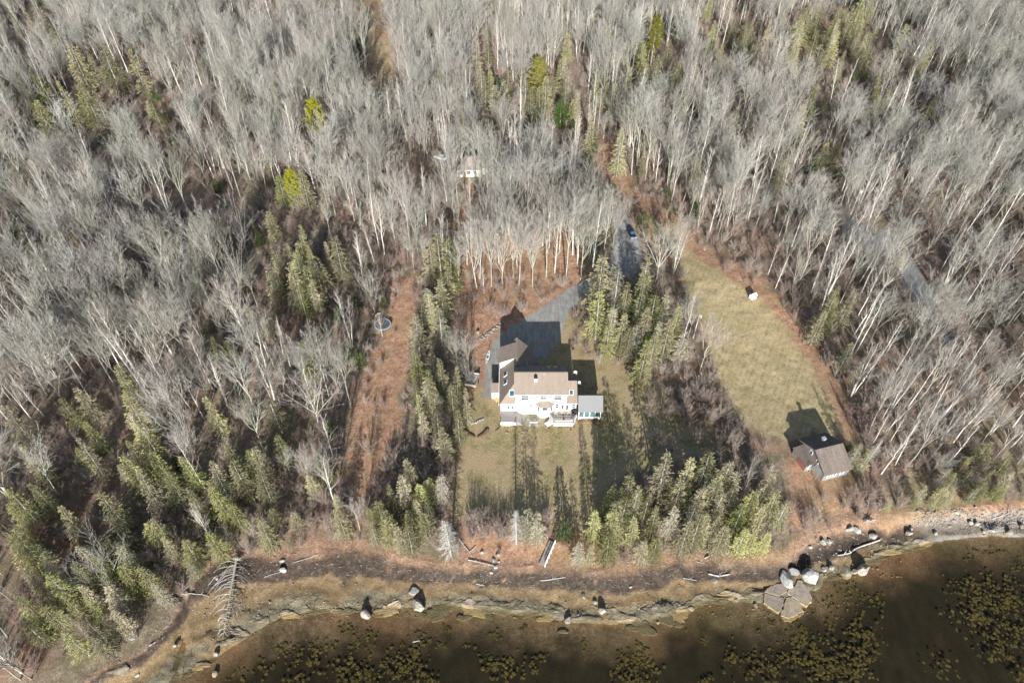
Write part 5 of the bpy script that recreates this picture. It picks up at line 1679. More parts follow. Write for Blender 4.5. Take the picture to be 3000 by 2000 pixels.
def spruce_proto(seed, H=15.0, Rm=2.6, lo=.10, dens=1.0, droop=.25, leaf=(.42, .15), ragged=.3, dead=26, tip=.85):
    """layered conifer: trunk with dead lower limbs; whorls of boughs clothed in needle sprays"""
    r = np.random.RandomState(seed)
    T, Cw = MB(), MB()
    b = H * .012
    T.tube([(0, 0, -.4), (r.normal(0, .05), r.normal(0, .05), H * .5), (0, 0, H * .99)], [b * 1.2, b * .7, .03], 6)
    for k in range(dead):
        z = H * r.uniform(.06, .8); a = r.uniform(0, 6.28); L = Rm * (1 - z / H * .85) * r.uniform(.6, 1.15)
        T.tube([(0, 0, z), (math.cos(a) * L * .5, math.sin(a) * L * .5, z - L * .06), (math.cos(a) * L, math.sin(a) * L, z - L * .28)], [.035, .028, .012], 3)
    z = H * lo
    fv, ff = Cw.v, Cw.f
    while z < H * .985:
        u = z / H
        rl = Rm * ((1 - u) ** tip + .02)
        if u < .22: rl *= .6 + .4 * (u - lo) / max(.22 - lo, .01)
        nb_ = max(3, int(round((6.5 - 2.5 * u) * dens)))
        a0 = r.uniform(0, 6.28)
        for k in range(nb_):
            if r.rand() < ragged * .5: continue
            a = a0 + 6.283 * k / nb_ + r.normal(0, .2)
            L = rl * r.uniform(1 - ragged, 1 + ragged * .55) + .12
            rise = .42 * (u - .55) - droop * (1 - u)
            ca, sa = math.cos(a), math.sin(a)
            n = max(3, int(L / .18))
            for i in range(n):
                t = (i + r.uniform(0, 1)) / n
                if t < .16 and L > .8: continue
                s = t * L
                zz = z + s * rise - .10 * s * s / max(L, .3) * (1 - u) + r.normal(0, .05)
                wd = .34 * (1 - t * .5) * min(1, L / 1.2)
                for side in (-1, 1):
                    off = side * wd * r.uniform(.1, 1.0)
                    cx_, cy_ = ca * s - sa * off, sa * s + ca * off
                    al = a + side * r.uniform(.1, .75)
                    l_, w_ = leaf[0] * r.uniform(.7, 1.35), leaf[1] * r.uniform(.7, 1.3)
                    dx, dy = math.cos(al) * l_, math.sin(al) * l_
                    tl = r.normal(rise * .9 - .1, .28); dz = tl * l_
                    nx, ny = -math.sin(al) * w_, math.cos(al) * w_
                    nx *= .55; ny *= .55; nz = (1 if r.rand() < .5 else -1) * r.uniform(.45, 1.2) * w_
                    i0 = len(fv)
                    fv.extend([(cx_ - nx * .5, cy_ - ny * .5, zz - nz * .5), (cx_ + dx * .6 - nx * .6, cy_ + dy * .6 - ny * .6, zz + dz * .6 - nz * .6), (cx_ + dx, cy_ + dy, zz + dz), (cx_ + dx * .5 + nx * .6, cy_ + dy * .5 + ny * .6, zz + dz * .5 + nz * .6)])
                    ff.append((i0, i0 + 1, i0 + 2, i0 + 3))
        z += (.40 + .12 * (1 - u)) * r.uniform(.85, 1.15) * (H / 15) ** .5
    Cw.m = [0] * len(ff)
    return T, Cw


def pine_proto(seed, H=20.0):
    """white pine: open crown of needle tufts on upswept limbs"""
    r = np.random.RandomState(seed)
    T, Cw = MB(), MB()
    b = H * .013
    T.tube([(0, 0, -.4), (.1, .05, H * .5), (0, 0, H * .98)], [b * 1.2, b * .75, .05], 6)
    fv, ff = Cw.v, Cw.f
    for k in range(46):
        u = .34 + .64 * k / 46
        a = k * 2.4 + r.normal(0, .2)
        L = (H * .20) * (1 - ((u - .5) / .55) ** 2 * .85) * r.uniform(.7, 1.15)
        an = .25 + .7 * (u - .34)
        p0 = np.array([0, 0, H * u]); d = np.array([math.cos(a) * math.cos(an), math.sin(a) * math.cos(an), math.sin(an)])
        p1 = p0 + d * L
        T.tube([p0, (p0 + p1) / 2 + [0, 0, -.1], p1], [.07, .05, .02], 3)
        for c in range(9):
            cc = p0 + d * L * (.35 + .65 * c / 8) + r.normal(0, .28, 3)
            for q in range(17):
                v = nrm(r.normal(0, 1, 3) + [0, 0, .5]); w = nrm(np.cross(v, r.normal(0, 1, 3))) * .10
                e = cc + v * r.uniform(.3, .58)
                i0 = len(fv)
                fv.extend([tuple(cc - w * .5), tuple(e - w), tuple(e + w), tuple(cc + w * .5)])
                ff.append((i0, i0 + 1, i0 + 2, i0 + 3))
    Cw.m = [0] * len(ff)
    return T, Cw


def dead_spruce_proto(seed, H=13.0, Rm=2.0, nb_=150):
    r = np.random.RandomState(seed)
    T, Cw = MB(), MB()
    T.tube([(0, 0, -.4), (r.normal(0, .1), r.normal(0, .1), H * .5), (0, 0, H)], [.2, .13, .03], 6)
    for k in range(nb_):
        u = .08 + .9 * k / nb_; a = k * 2.39996 + r.normal(0, .2)
        L = Rm * (1.05 - u) ** .7 * r.uniform(.6, 1.2)
        z = H * u
        q = [np.array([0, 0, z])]; d = np.array([math.cos(a), math.sin(a), .15])
        for i in range(3):
            q.append(q[-1] + d * L / 3); d = nrm(d + [0, 0, -.28])
        Cw.tube(q, [.04, .03, .022, .01], 3)
        for m in range(9):
            f = r.uniform(.2, 1); j = min(int(f * 3), 2); p = q[j] * (1 - f * 3 + j) + q[j + 1] * (f * 3 - j)
            Cw.cone(p, p + nrm(d + r.normal(0, .6, 3)) * r.uniform(.25, .6), .014)
    return T, Cw


def shrub_proto(seed, H=2.6, W=1.6, n=26, tw=14):
    r = np.random.RandomState(seed)
    Sx, Cw = MB(), MB()
    for k in range(n):
        a = r.uniform(0, 6.28); an = r.uniform(.05, .65) * W / 1.6
        d = np.array([math.sin(an) * math.cos(a), math.sin(an) * math.sin(a), math.cos(an)])
        L = H * r.uniform(.6, 1.1)
        q = [np.array([r.normal(0, .18), r.normal(0, .18), -.1])]
        for i in range(3):
            d = nrm(d + r.normal(0, .1, 3)); q.append(q[-1] + d * L / 3)
        Sx.tube(q, [.028, .022, .016, .008], 3)
        for m in range(tw):
            f = r.uniform(.25, 1); j = min(int(f * 3), 2); p = q[j] * (1 - f * 3 + j) + q[j + 1] * (f * 3 - j)
            Cw.cone(p, p + nrm(d * .7 + r.normal(0, .6, 3)) * r.uniform(.25, .75), .013)
    return Sx, Cw


PROTO = {}
def register(kind, pairs, mats_trunk, mats_crown, names=('trunk', 'crown')):
    PROTO[kind] = []
    for i, (T, Cw) in enumerate(pairs):
        mt = mats_trunk if not isinstance(mats_trunk, list) else mats_trunk[i % len(mats_trunk)]
        mc = mats_crown if not isinstance(mats_crown, list) else mats_crown[i % len(mats_crown)]
        PROTO[kind].append((T.mesh(names[0], M[mt], True), Cw.mesh(names[1], M[mc]), names))


register('bare_tree', [bare_tree_proto(1, 20, .42, 6, .40), bare_tree_proto(2, 21, .48, 6, .32), bare_tree_proto(3, 19, .32, 7, .46), bare_tree_proto(4, 22, .54, 6, .34),
                       bare_tree_proto(5, 18, .25, 6, .42), bare_tree_proto(6, 20, .44, 6, .36), bare_tree_proto(7, 17, .36, 6, .54), bare_tree_proto(8, 21, .36, 5, .20),
                       bare_tree_proto(9, 19, .62, 4, .22, .8), bare_tree_proto(10, 20, .30, 4, .30, .8, .06), bare_tree_proto(12, 16, .20, 8, .40, .8)], 'bark', 'twig')
register('birch_tree', [birch_proto(11, 19), birch_proto(12, 20, 2), birch_proto(13, 17), birch_proto(14, 18, 3, .8), birch_proto(15, 21), birch_proto(16, 22, 1, .7), birch_proto(17, 20, 2, .7)], 'birch', 'twig_birch')
register('spruce_tree', [spruce_proto(21, 15, 3.5, lo=.08, ragged=.38, dens=1.05, leaf=(.50, .13)), spruce_proto(22, 16, 3.1, ragged=.45, dens=1.0, leaf=(.48, .13), tip=.95), spruce_proto(23, 14, 3.7, lo=.08, droop=.3, ragged=.4, leaf=(.52, .13)),
                         spruce_proto(24, 15, 3.2, lo=.16, ragged=.5, dead=60, leaf=(.5, .13), tip=.8), spruce_proto(25, 15, 3.5, lo=.07, ragged=.34, dens=1.1, leaf=(.5, .13), tip=.75), spruce_proto(26, 16, 2.5, lo=.10, ragged=.42, leaf=(.46, .12), tip=1.0)], 'spruce_bark', 'needle')
register('lichened_spruce', [spruce_proto(31, 15, 3.2, ragged=.5, dead=110, leaf=(.5, .12), tip=.75), spruce_proto(32, 14, 2.9, ragged=.55, dead=120, lo=.12, leaf=(.5, .12)), spruce_proto(33, 15, 3.4, ragged=.48, dead=100, droop=.32, leaf=(.5, .12))], 'deadwood', 'needle_grey')
register('fir_tree', [spruce_proto(41, 8, 2.1, lo=.04, dens=1.25, ragged=.18, dead=4, droop=.1), spruce_proto(42, 7, 2.2, lo=.03, dens=1.3, ragged=.22, dead=3, droop=.05, tip=.7)], 'spruce_bark', 'needle_dark')
register('pine_tree', [pine_proto(51), pine_proto(52, 18)], 'spruce_bark', 'needle_pine')
register('dead_spruce', [dead_spruce_proto(61), dead_spruce_proto(62, 12, 2.3, 170)], 'deadwood', 'deadwood')
register('bare_shrub', [shrub_proto(71), shrub_proto(72, 3.2, 1.9, 30), shrub_proto(73, 2.0, 2.0, 24), shrub_proto(74, 4.2, 1.3, 22, 20)], 'brush', 'brush', ('stem', 'twigs'))

# ------------------------------------------------------------------ words for labels
_ONE = 'zero one two three four five six seven eight nine ten eleven twelve thirteen fourteen fifteen sixteen seventeen eighteen nineteen'.split()
_TEN = ['', '', 'twenty', 'thirty', 'forty', 'fifty', 'sixty', 'seventy', 'eighty', 'ninety']
def number(n):
    n = max(0, min(99, int(n)))
    return _ONE[n] if n < 20 else _TEN[n // 10] + ('-' + _ONE[n % 10] if n % 10 else '')


_ORD = ['nearest', 'second nearest', 'third nearest', 'fourth nearest', 'fifth nearest', 'sixth nearest']
MARKS = [('the trampoline', at(1122, 957)), ('the brown barn', (B0[0] + 2, B0[1] + 4)), ('the white hutch', at(2204, 874)), ('the blue car', at(1850, 688)), ('the bungalow', (NH[0], NH[1] + 4)),
         ('the walkway', at(1600, 1625)), ('the blue kayak', at(1282, 1428)), ('the brush trailer', at(1384, 1118)), ('the glazed porch', (17, 97)), ('the white kayak', at(1429, 1047)),
         ('the garage end of the house', (1, 114)), ('the field pole', at(2031, 990)), ('the lane pole', at(2492, 628)), ('the rowing boat', at(2634, 793)), ('the creek', at(520, 1830)), ('the fallen tree', at(680, 1750)),
         ('the cracked slab', at(2310, 1760)), ('the largest white boulder', at(2372, 1690))]
PLACED = []          # (kind, object, x, y, look)


def wood_of(x, y):
    px, py = proj(x, y, 0)
    ax, ay = px / OVK, py / OVK
    if y < np.interp(x, BXY[:, 0], BXY[:, 1]) + 16 and ay > 900: return 'by the shore'
    if ax < 880 and ay > 620: return 'left of the path'
    if ay < 200: return 'in far woods'
    if ax < 900: return 'in left-hand woods'
    if ax > 1900 and ay > 420: return 'right of the hayfield'
    if ax > 1500: return 'beyond the hayfield'
    if ay < 420: return 'beyond the bungalow'
    return 'behind the house'


def finish_labels():
    used = set()
    todo = []
    by = {}
    for rec in PLACED: by.setdefault(rec[0], []).append(rec)
    for kind, recs in by.items():
        got = set()
        noun = {'bare_tree': 'bare grey tree', 'birch_tree': 'slim white birch', 'spruce_tree': 'green spruce', 'lichened_spruce': 'grey-green spruce', 'fir_tree': 'dark fir', 'pine_tree': 'yellow-green pine',
                'dead_spruce': 'bleached dead spruce', 'bare_shrub': 'bare brown shrub', 'ledge_rock': 'rock ledge', 'dry_grass_tuft': 'dry tan grass clump'}[kind]
        for nm, p in MARKS:
            near = sorted(recs, key=lambda q: (q[2] - p[0]) ** 2 + (q[3] - p[1]) ** 2)
            k = 0
            for q in near[:6]:
                if math.hypot(q[2] - p[0], q[3] - p[1]) > 26: break
                if id(q) not in got and k < 4:
                    i = near.index(q)
                    lb = f'{q[4]} {noun} {_ORD[i]} to {nm}'.strip()
                    q[1]['label'] = lb; got.add(id(q)); used.add(lb); k += 1
        for q in recs:
            if id(q) in got: continue
            px, py = proj(q[2], q[3], gz(q[2], q[3]))
            inside = 0 <= px <= 3000 and 0 <= py <= 2000
            lb = f'{q[4]} {noun} {wood_of(q[2], q[3])}, {number(px / 30)} percent across the photo, {number(py / 20)} down'
            n = 0
            q[1]['label'] = lb.strip()
        same = {}
        for q in recs: same.setdefault(q[1]['label'], []).append(q)
        for lb, qs in same.items():
            if len(qs) < 2: continue
            qs.sort(key=lambda q: proj(q[2], q[3], 0)[1])
            nm = {2: ['upper', 'lower'], 3: ['upper', 'middle', 'lower'], 4: ['topmost', 'upper', 'lower', 'lowest']}.get(len(qs)) or ['topmost', 'upper', 'middle', 'lower', 'lowest'] + ['lowest'] * 9
            for w, q in zip(nm, qs): q[1]['label'] = w + ' ' + lb


def plant(kind, i, x, y, s, rz, look, group, tilt=(0, 0), cat=None, sz=None):
    ms = PROTO[kind][i % len(PROTO[kind])]
    e = link(bpy.data.objects.new(kind, None))
    e.location = (x, y, gz(x, y)); e.rotation_euler = (tilt[0], tilt[1], rz); e.scale = (s, s, sz or s)
    for me, nm in ((ms[0], ms[2][0]), (ms[1], ms[2][1])):
        c = link(bpy.data.objects.new(nm, me)); c.parent = e
    e['category'] = cat or ('shrub' if 'shrub' in kind else 'tree'); e['group'] = group
    PLACED.append((kind, e, x, y, look))
    return e

# ------------------------------------------------------------------ trees: where they stand
rng = np.random.RandomState(4)
SPR = [  # crown tip pixel, height
    (201, 125, 19), (296, 137, 19), (378, 144, 20), (121, 235, 17), (170, 228, 18), (222, 232, 18), (96, 290, 15), (240, 250, 17), (275, 276, 18), (432, 262, 14), (470, 285, 10), (25, 20, 15), (95, 5, 14),
    (500, 385, 8), (810, 498, 13), (850, 492, 13), (880, 500, 14), (782, 612, 10), (12, 612, 13), (40, 640, 12),
    (880, 676, 16), (845, 770, 15), (920, 730, 15), (895, 790, 14), (815, 755, 11), (978, 690, 14), (868, 690, 15), (950, 700, 13),
    (1282, 684, 17), (1318, 715, 16), (1255, 700, 15), (1305, 760, 15), (1228, 880, 13), (1290, 810, 14), (1213, 1030, 11), (1290, 1045, 13), (1330, 1065, 13),
    (1225, 1150, 11), (1275, 1190, 12), (1320, 1120, 13), (1340, 1210, 11), (1255, 1105, 12), (1365, 1150, 11), (1300, 1260, 11), (1235, 1210, 9),
    (1765, 765, 16), (1800, 765, 16), (1840, 830, 14), (1885, 800, 15), (1760, 860, 15), (1835, 905, 14), (1895, 905, 13), (1920, 870, 14), (1985, 905, 13), (1850, 950, 12), (1920, 985, 10), (1790, 930, 13), (1960, 950, 12),
    (1582, 170, 17), (1600, 220, 16), (1582, 255, 15), (1486, 195, 16), (1430, 80, 16), (1395, 115, 15), (1658, 245, 14), (1683, 270, 13), (1530, 260, 13), (1450, 240, 14),
    (1888, 130, 16), (1965, 90, 17), (1930, 150, 16), (1990, 170, 15), (1915, 55, 17), (2100, 65, 15), (2190, 60, 16), (2352, 30, 18), (2372, 10, 18), (2410, 15, 17), (2470, 5, 17), (2530, 0, 17), (2350, 75, 16), (2455, 50, 15),
    (2362, 290, 15), (2430, 255, 11), (2205, 335, 10), (2430, 410, 11), (2465, 440, 10), (2740, 275, 10), (2560, 280, 9), (2760, 540, 7), (2650, 730, 6),
    (2470, 825, 14), (2440, 880, 13), (2420, 905, 12), (2500, 860, 12),
    (406, 785, 8), (620, 985, 8), (660, 1000, 7), (897, 705, 14), (920, 760, 13), (800, 780, 12), (338, 1068, 14), (162, 1150, 13), (226, 1135, 12), (372, 1170, 14), (607, 1170, 12), (790, 1172, 11), (906, 1132, 8),
    (13, 1190, 13), (235, 1220, 12), (380, 1300, 12), (710, 1310, 12), (240, 1305, 12), (64, 1315, 12), (400, 1235, 13), (440, 1330, 12),
    (363, 1338, 12), (406, 1394, 12), (427, 1522, 9), (470, 1570, 9), (534, 1578, 9), (350, 1655, 10), (406, 1655, 10), (222, 1595, 12), (273, 1620, 11), (85, 1680, 11), (141, 1693, 11), (240, 1745, 10), (184, 1745, 10),
    (192, 1855, 9), (256, 1860, 9), (64, 1821, 9), (8, 1543, 12), (20, 1430, 13), (611, 1350, 12), (684, 1355, 12), (748, 1364, 12), (667, 1467, 10), (901, 1385, 8), (855, 1500, 6), (838, 1596, 4), (790, 1480, 7),
    (100, 1420, 12), (160, 1480, 12), (300, 1450, 12), (120, 1770, 10), (310, 1720, 9), (40, 1740, 10), (300, 1800, 8), (560, 1440, 11), (620, 1420, 11), (530, 1330, 12),
    (1196, 1335, 11), (1256, 1388, 9), (1175, 1390, 11), (1213, 1458, 10), (1081, 1484, 6), (1239, 1500, 9), (1192, 1578, 9), (1165, 1540, 9), (1140, 1430, 9), (1205, 1520, 9), (1225, 1420, 9),
    (1850, 1398, 13), (1961, 1338, 15), (1752, 1484, 12), (1790, 1569, 9), (1867, 1513, 11), (1735, 1620, 7), (1931, 1569, 9), (2077, 1334, 14), (2150, 1334, 15), (2026, 1347, 14), (2107, 1407, 13), (2162, 1407, 13), (2273, 1368, 13),
    (2222, 1428, 12), (2239, 1488, 11), (2107, 1510, 10), (2188, 1578, 8), (2000, 1400, 13), (2060, 1420, 13), (2180, 1480, 11), (2130, 1540, 10), (1905, 1440, 12), (1830, 1470, 12), (1800, 1500, 11), (2220, 1545, 9), (1890, 1600, 8),
    (2290, 1430, 11), (2260, 1560, 8), (2500, 1310, 4), (2850, 1330, 6), (2900, 1300, 7), (2800, 1390, 5), (2960, 1340, 6), (2700, 1470, 4), (2620, 1480, 4), (2960, 1460, 4), (2890, 1410, 5)]
LIC = [(1250, 830, 15), (1215, 920, 14), (1285, 905, 14), (1900, 760, 14), (1815, 800, 16), (1960, 850, 14), (1800, 880, 14), (1880, 850, 14), (2010, 960, 12), (1940, 920, 13), (1550, 1490, 11), (1575, 1510, 10), (2040, 1460, 12),
       (1870, 1420, 12), (2530, 1290, 9), (2560, 1310, 9), (2500, 1000, 10), (2540, 1030, 10), (725, 520, 9), (520, 1690, 8), (330, 1590, 11), (1700, 1600, 8), (1980, 1480, 11), (440, 1700, 9), (1265, 1010, 13), (1480, 240, 14), (1900, 190, 15), (2310, 1470, 9)]
FIR = [(1890, 610, 7.5), (1738, 385, 9), (1900, 990, 6), (1930, 1000, 6), (1658, 1525, 6), (1036, 860, 5), (1010, 1010, 6), (1045, 1030, 5), (1645, 300, 9), (2495, 1300, 3.5), (620, 1010, 4), (1120, 870, 4), (1990, 590, 3.5), (1960, 545, 4), (1875, 1025, 5), (575, 1490, 7)]
PIN = [(912, 300, 17), (1925, 60, 18), (1575, 175, 17), (845, 495, 13)]
BIGGREY = [(1822, 385, 16)]
DEAD = [(1308, 1522, 13), (1514, 1500, 11.5), (2580, 1290, 8)]
con = []


def conifer(kind, px, py, h, base_h, look):
    x, y, z = at_top(px, py, h)
    d, t, db = shore_t(np.array([x]), np.array([y]))
    if db[0] < .5:                       # keep feet off the beach
        y += .7 - db[0] / .85
    i = rng.randint(0, 99)
    H0 = {'spruce_tree': 15, 'lichened_spruce': 15, 'fir_tree': 7.5, 'pine_tree': 19, 'dead_spruce': 12.5}[kind]
    s = h / H0
    h *= rng.uniform(.86, 1.1); s = h / H0
    wide = s * rng.uniform(.82, 1.3) * (1.25 if h < 9 and kind == 'spruce_tree' else 1)
    plant(kind, i, x, y, wide, rng.uniform(0, 6.28), look, {'spruce_tree': 'spruces in the woods and along the shore', 'lichened_spruce': 'spruces grey with lichen', 'fir_tree': 'small dark firs',
          'pine_tree': 'white pines in the woods', 'dead_spruce': 'bleached dead spruces'}[kind], (rng.normal(0, .02), rng.normal(0, .02)), sz=s)
    con.append((x, y, 1.1 + h * .06))


for px, py, h in SPR: conifer('spruce_tree', px, py, h, 15, 'tall' if h > 14 else 'small' if h < 9 else 'mid-sized')
for px, py, h in LIC + BIGGREY: conifer('lichened_spruce', px, py, h, 15, 'tall' if h > 12 else 'short')
for px, py, h in FIR: conifer('fir_tree', px, py, h, 8, 'bushy' if h > 5 else 'little')
for px, py, h in PIN: conifer('pine_tree', px, py, h, 20, 'tall' if h > 14 else 'short')
for px, py, h in DEAD: conifer('dead_spruce', px, py, h, 13, 'tall' if h > 12 else 'short')
_rc = np.random.RandomState(8)
for P_o, n, h0, h1 in (([(0, 930), (250, 980), (520, 1000), (800, 1090), (820, 1220), (560, 1270), (470, 1300), (380, 1420), (230, 1530), (0, 1568)], 16, 5, 13), ([(880, 1040), (1010, 1080), (1010, 1230), (900, 1260), (850, 1220)], 9, 6, 10),
                       ([(1400, 1110), (1560, 1060), (1800, 1080), (1810, 1230), (1560, 1260), (1400, 1290)], 13, 8, 13), ([(2100, 1080), (2352, 980), (2352, 1150), (2080, 1170)], 16, 3, 7), ([(0, 1230), (300, 1270), (330, 1430), (150, 1540), (0, 1560)], 13, 6, 11),
                       ([(940, 680), (1040, 640), (1080, 900), (1060, 960), (930, 940)], 6, 7, 13), ([(600, 520), (760, 520), (760, 680), (620, 680)], 9, 10, 14), ([(1350, 690), (1480, 640), (1580, 700), (1560, 800), (1420, 800)], 5, 8, 14),
                       ([(1650, 10), (2100, 0), (2100, 120), (1700, 120)], 18, 11, 16), ([(1080, 30), (1330, 30), (1330, 230), (1080, 200)], 10, 11, 15)):
    Pp = np.array(ov(P_o)); lo, hi = Pp.min(0), Pp.max(0); c = 0
    while c < n:
        a, b = _rc.uniform(lo[0], hi[0]), _rc.uniform(lo[1], hi[1])
        if poly_sd(np.array([a]), np.array([b]), Pp)[0] < 0: continue
        h = _rc.uniform(h0, h1); c += 1
        conifer('spruce_tree' if _rc.rand() < .78 else 'lichened_spruce', a, b, h, 15, ('tall' if h > 14 else 'small' if h < 9 else 'mid-sized'))
con = np.array(con)


def scatter(step, x0, x1, y0, y1, jit=.8):
    gx = np.arange(x0, x1, step); gy = np.arange(y0, y1, step)
    X, Y = np.meshgrid(gx, gy)
    X = (X + (np.arange(len(gy)) % 2)[:, None] * step / 2).ravel(); Y = Y.ravel()
    X = X + rng.uniform(-.5, .5, X.shape) * step * jit; Y = Y + rng.uniform(-.5, .5, Y.shape) * step * jit
    dep = Y * S2 + CAM_H * S2
    px = 1500 + F * X / dep; py = 1000 - F * (Y * S2 - CAM_H * S2) / dep
    k = (px > -260) & (px < 3260) & (py > -90) & (py < 2150)
    return X[k], Y[k], px[k], py[k]


def open_ground(X, Y):
    """greatest signed distance into any clearing"""
    s = np.max(np.array([zone_sd(X, Y, k) for k in ('lawn', 'field', 'trail', 'drive', 'road', 'yard')]), axis=0)
    lf = zone_sd(X, Y, 'leaf')
    house_ = 7.5 - np.maximum(np.abs(X - 8.5) - 13, np.abs(Y - 103) - 10)
    barn_ = 3.0 - np.maximum(np.abs(X - 64.5) - 6, np.abs(Y - 84.5) - 6)
    nbh = 1.5 - np.maximum(np.abs(X - NH[0] - 1) - 7, np.abs(Y - NH[1] - 4) - 5.5)
    return s, lf, np.max(np.array([house_, barn_, nbh]), axis=0)


X, Y, PX, PY = scatter(4.4, -330, 330, 40, 470)
s_, lf_, bl_ = open_ground(X, Y)
d_, t_, db_ = shore_t(X, Y)
AX, AY = PX / OVK, PY / OVK
keep = (s_ < -1.2) & (bl_ < 0) & (db_ > 2.0)
# leaf-strewn ground: only the grove behind the house keeps (well spaced) trees
grove = poly_sd(X, Y, WZ['leaf'][0]) > -2
grove_n = poly_sd(X, Y, W_(ov([(1040, 545), (1100, 500), (1250, 500), (1340, 560), (1340, 620), (1290, 668), (1180, 690), (1080, 700)]))) > 0
keep &= poly_sd(X, Y, W_(ov([(1660, 940), (1720, 990), (1830, 1010), (1830, 1090), (1740, 1100), (1640, 1000)]))) < 0
keep &= poly_sd(X, Y, W_(ov([(785, 1080), (880, 1080), (872, 1215), (785, 1200)]))) < 0
keep &= (lf_ < -.8) | (grove & grove_n & (rng.rand(len(X)) < .72))
dens = fbm(X * .045, Y * .045, 77, 3)
keep &= rng.rand(len(X)) < np.clip(.35 + (dens - .33) * 3.2, .18, .97)
# strip of spruces and brush along the shore, the yard's conifer belts
belt = (db_ < 26) & (AX > 840) & (AX < 1930)
keep &= ~(belt & (rng.rand(len(X)) > .25))
llow = (AX < 840) & (AY > 1050)
keep &= ~(llow & (rng.rand(len(X)) > .8))
yard_belt = poly_sd(X, Y, W_(ov([(950, 640), (1060, 620), (1080, 800), (1090, 960), (1040, 1180), (930, 1200), (880, 1100), (935, 900)]))) > 0
keep &= ~(yard_belt & (rng.rand(len(X)) > .22))
right_belt = poly_sd(X, Y, W_(ov([(1330, 660), (1480, 620), (1560, 640), (1640, 900), (1690, 1000), (1500, 1060), (1560, 950), (1420, 830)]))) > 0
keep &= ~(right_belt & (rng.rand(len(X)) > .3))
for k in range(len(con)):
    keep &= (X - con[k, 0]) ** 2 + (Y - con[k, 1]) ** 2 > con[k, 2] ** 2
SIGHT = [(2295, 1195, 2500, 1425, 1.0), (1715, 415, 1800, 530, .85), (1790, 500, 1885, 620, .8), (1815, 665, 1885, 775, .45), (1090, 905, 1165, 985, .9), (2185, 850, 2225, 885, 1.0), (610, 1640, 770, 1880, 1.0),
         (1370, 840, 1830, 1290, 1.0), (2450, 640, 2520, 700, .5), (2570, 680, 2720, 850, .45), (1240, 500, 1290, 540, .0), (1355, 530, 1385, 640, .8), (1045, -20, 1150, 235, .95), (1265, 1400, 1300, 1450, 1.0)]
for kind, e, ex, ey, lk in [q for q in PLACED if q[0] in ('spruce_tree', 'lichened_spruce', 'pine_tree', 'fir_tree')]:
    hh = e.scale[2] * {'spruce_tree': 15, 'lichened_spruce': 15, 'fir_tree': 7.5, 'pine_tree': 19}[kind]
    a, b = proj(ex, ey, gz(ex, ey) + hh); c, d = proj(ex, ey, gz(ex, ey) + hh * .35)
    w = 1.6 * e.scale[0] / (ey * S2 + (CAM_H - hh * .6) * S2) * F
    SIGHT.append((min(a, c) - w, b - 6, max(a, c) + w, d, .86 if d < 1250 else .5))
ii = np.where(keep)[0]
pz = [0, 0]; pts4 = []
g0 = ground(X[ii], Y[ii])
for hz in (3, 7, 11, 15, 18):
    zz = g0 + hz; dz = zz - CAM_H; dp = Y[ii] * S2 - dz * S2
    pts4.append((1500 + F * X[ii] / dp, 1000 - F * (Y[ii] * S2 + dz * S2) / dp, (0.3, .6, 2.2, 2.6, 1.8)[len(pts4)] * F / dp))
bad = np.zeros(len(ii), bool)
for x0, y0, x1, y1, pr in SIGHT:
    hit = np.zeros(len(ii), bool)
    for qx, qy, w in pts4:
        hit |= (qx > x0 - w) & (qx < x1 + w) & (qy > y0) & (qy < y1)
    # only those that stand before the thing, seen from the drone
    bad |= hit & (PY[ii] > y1 - 8) & (rng.rand(len(ii)) < pr)
keep[ii[bad]] = False
X, Y, PX, PY, db_ = X[keep], Y[keep], PX[keep], PY[keep], db_[keep]
order = np.argsort(Y + np.abs(X) * .1)
pb = .26 + .3 * (fbm(X * .03, Y * .03, 91, 2) - .4) + .22 * ((X > 55) & (Y < 150)) + .1 * ((X < -25) & (Y < 140))
isb = rng.rand(len(X)) < pb
rest = {'bare_tree': [], 'birch_tree': []}
cnt = {'bare_tree': 0, 'birch_tree': 0}
HS = {'bare_tree': ['straight', 'high-forked', 'low-forked', 'long-trunked', 'many-stemmed', 'broad', 'spreading', 'narrow', 'small-crowned', 'tilting', 'bushy-crowned'], 'birch_tree': ['single', 'twin-stemmed', 'short', 'triple-stemmed', 'tall', 'sparse', 'twin-trunked']}
for i in order:
    kind = 'birch_tree' if isb[i] else 'bare_tree'
    k = rng.randint(0, len(PROTO[kind]))
    s = (rng.uniform(.42, .72) if rng.rand() < .34 else rng.uniform(.76, 1.1)) * (.82 if db_[i] < 25 else 1.0)
    rz = rng.uniform(0, 6.28); tl = rng.normal(0, .035, 2)
    inside = -60 < PX[i] < 3060 and -40 < PY[i] < 2060
    if cnt[kind] < 300 and inside:
        cnt[kind] += 1
        plant(kind, k, float(X[i]), float(Y[i]), s, rz, HS[kind][k], 'leafless trees of the woods' if kind == 'bare_tree' else 'white-stemmed birches of the woods', tl)
    else:
        rest[kind].append((X[i], Y[i], s, rz, k, tl[0], tl[1]))

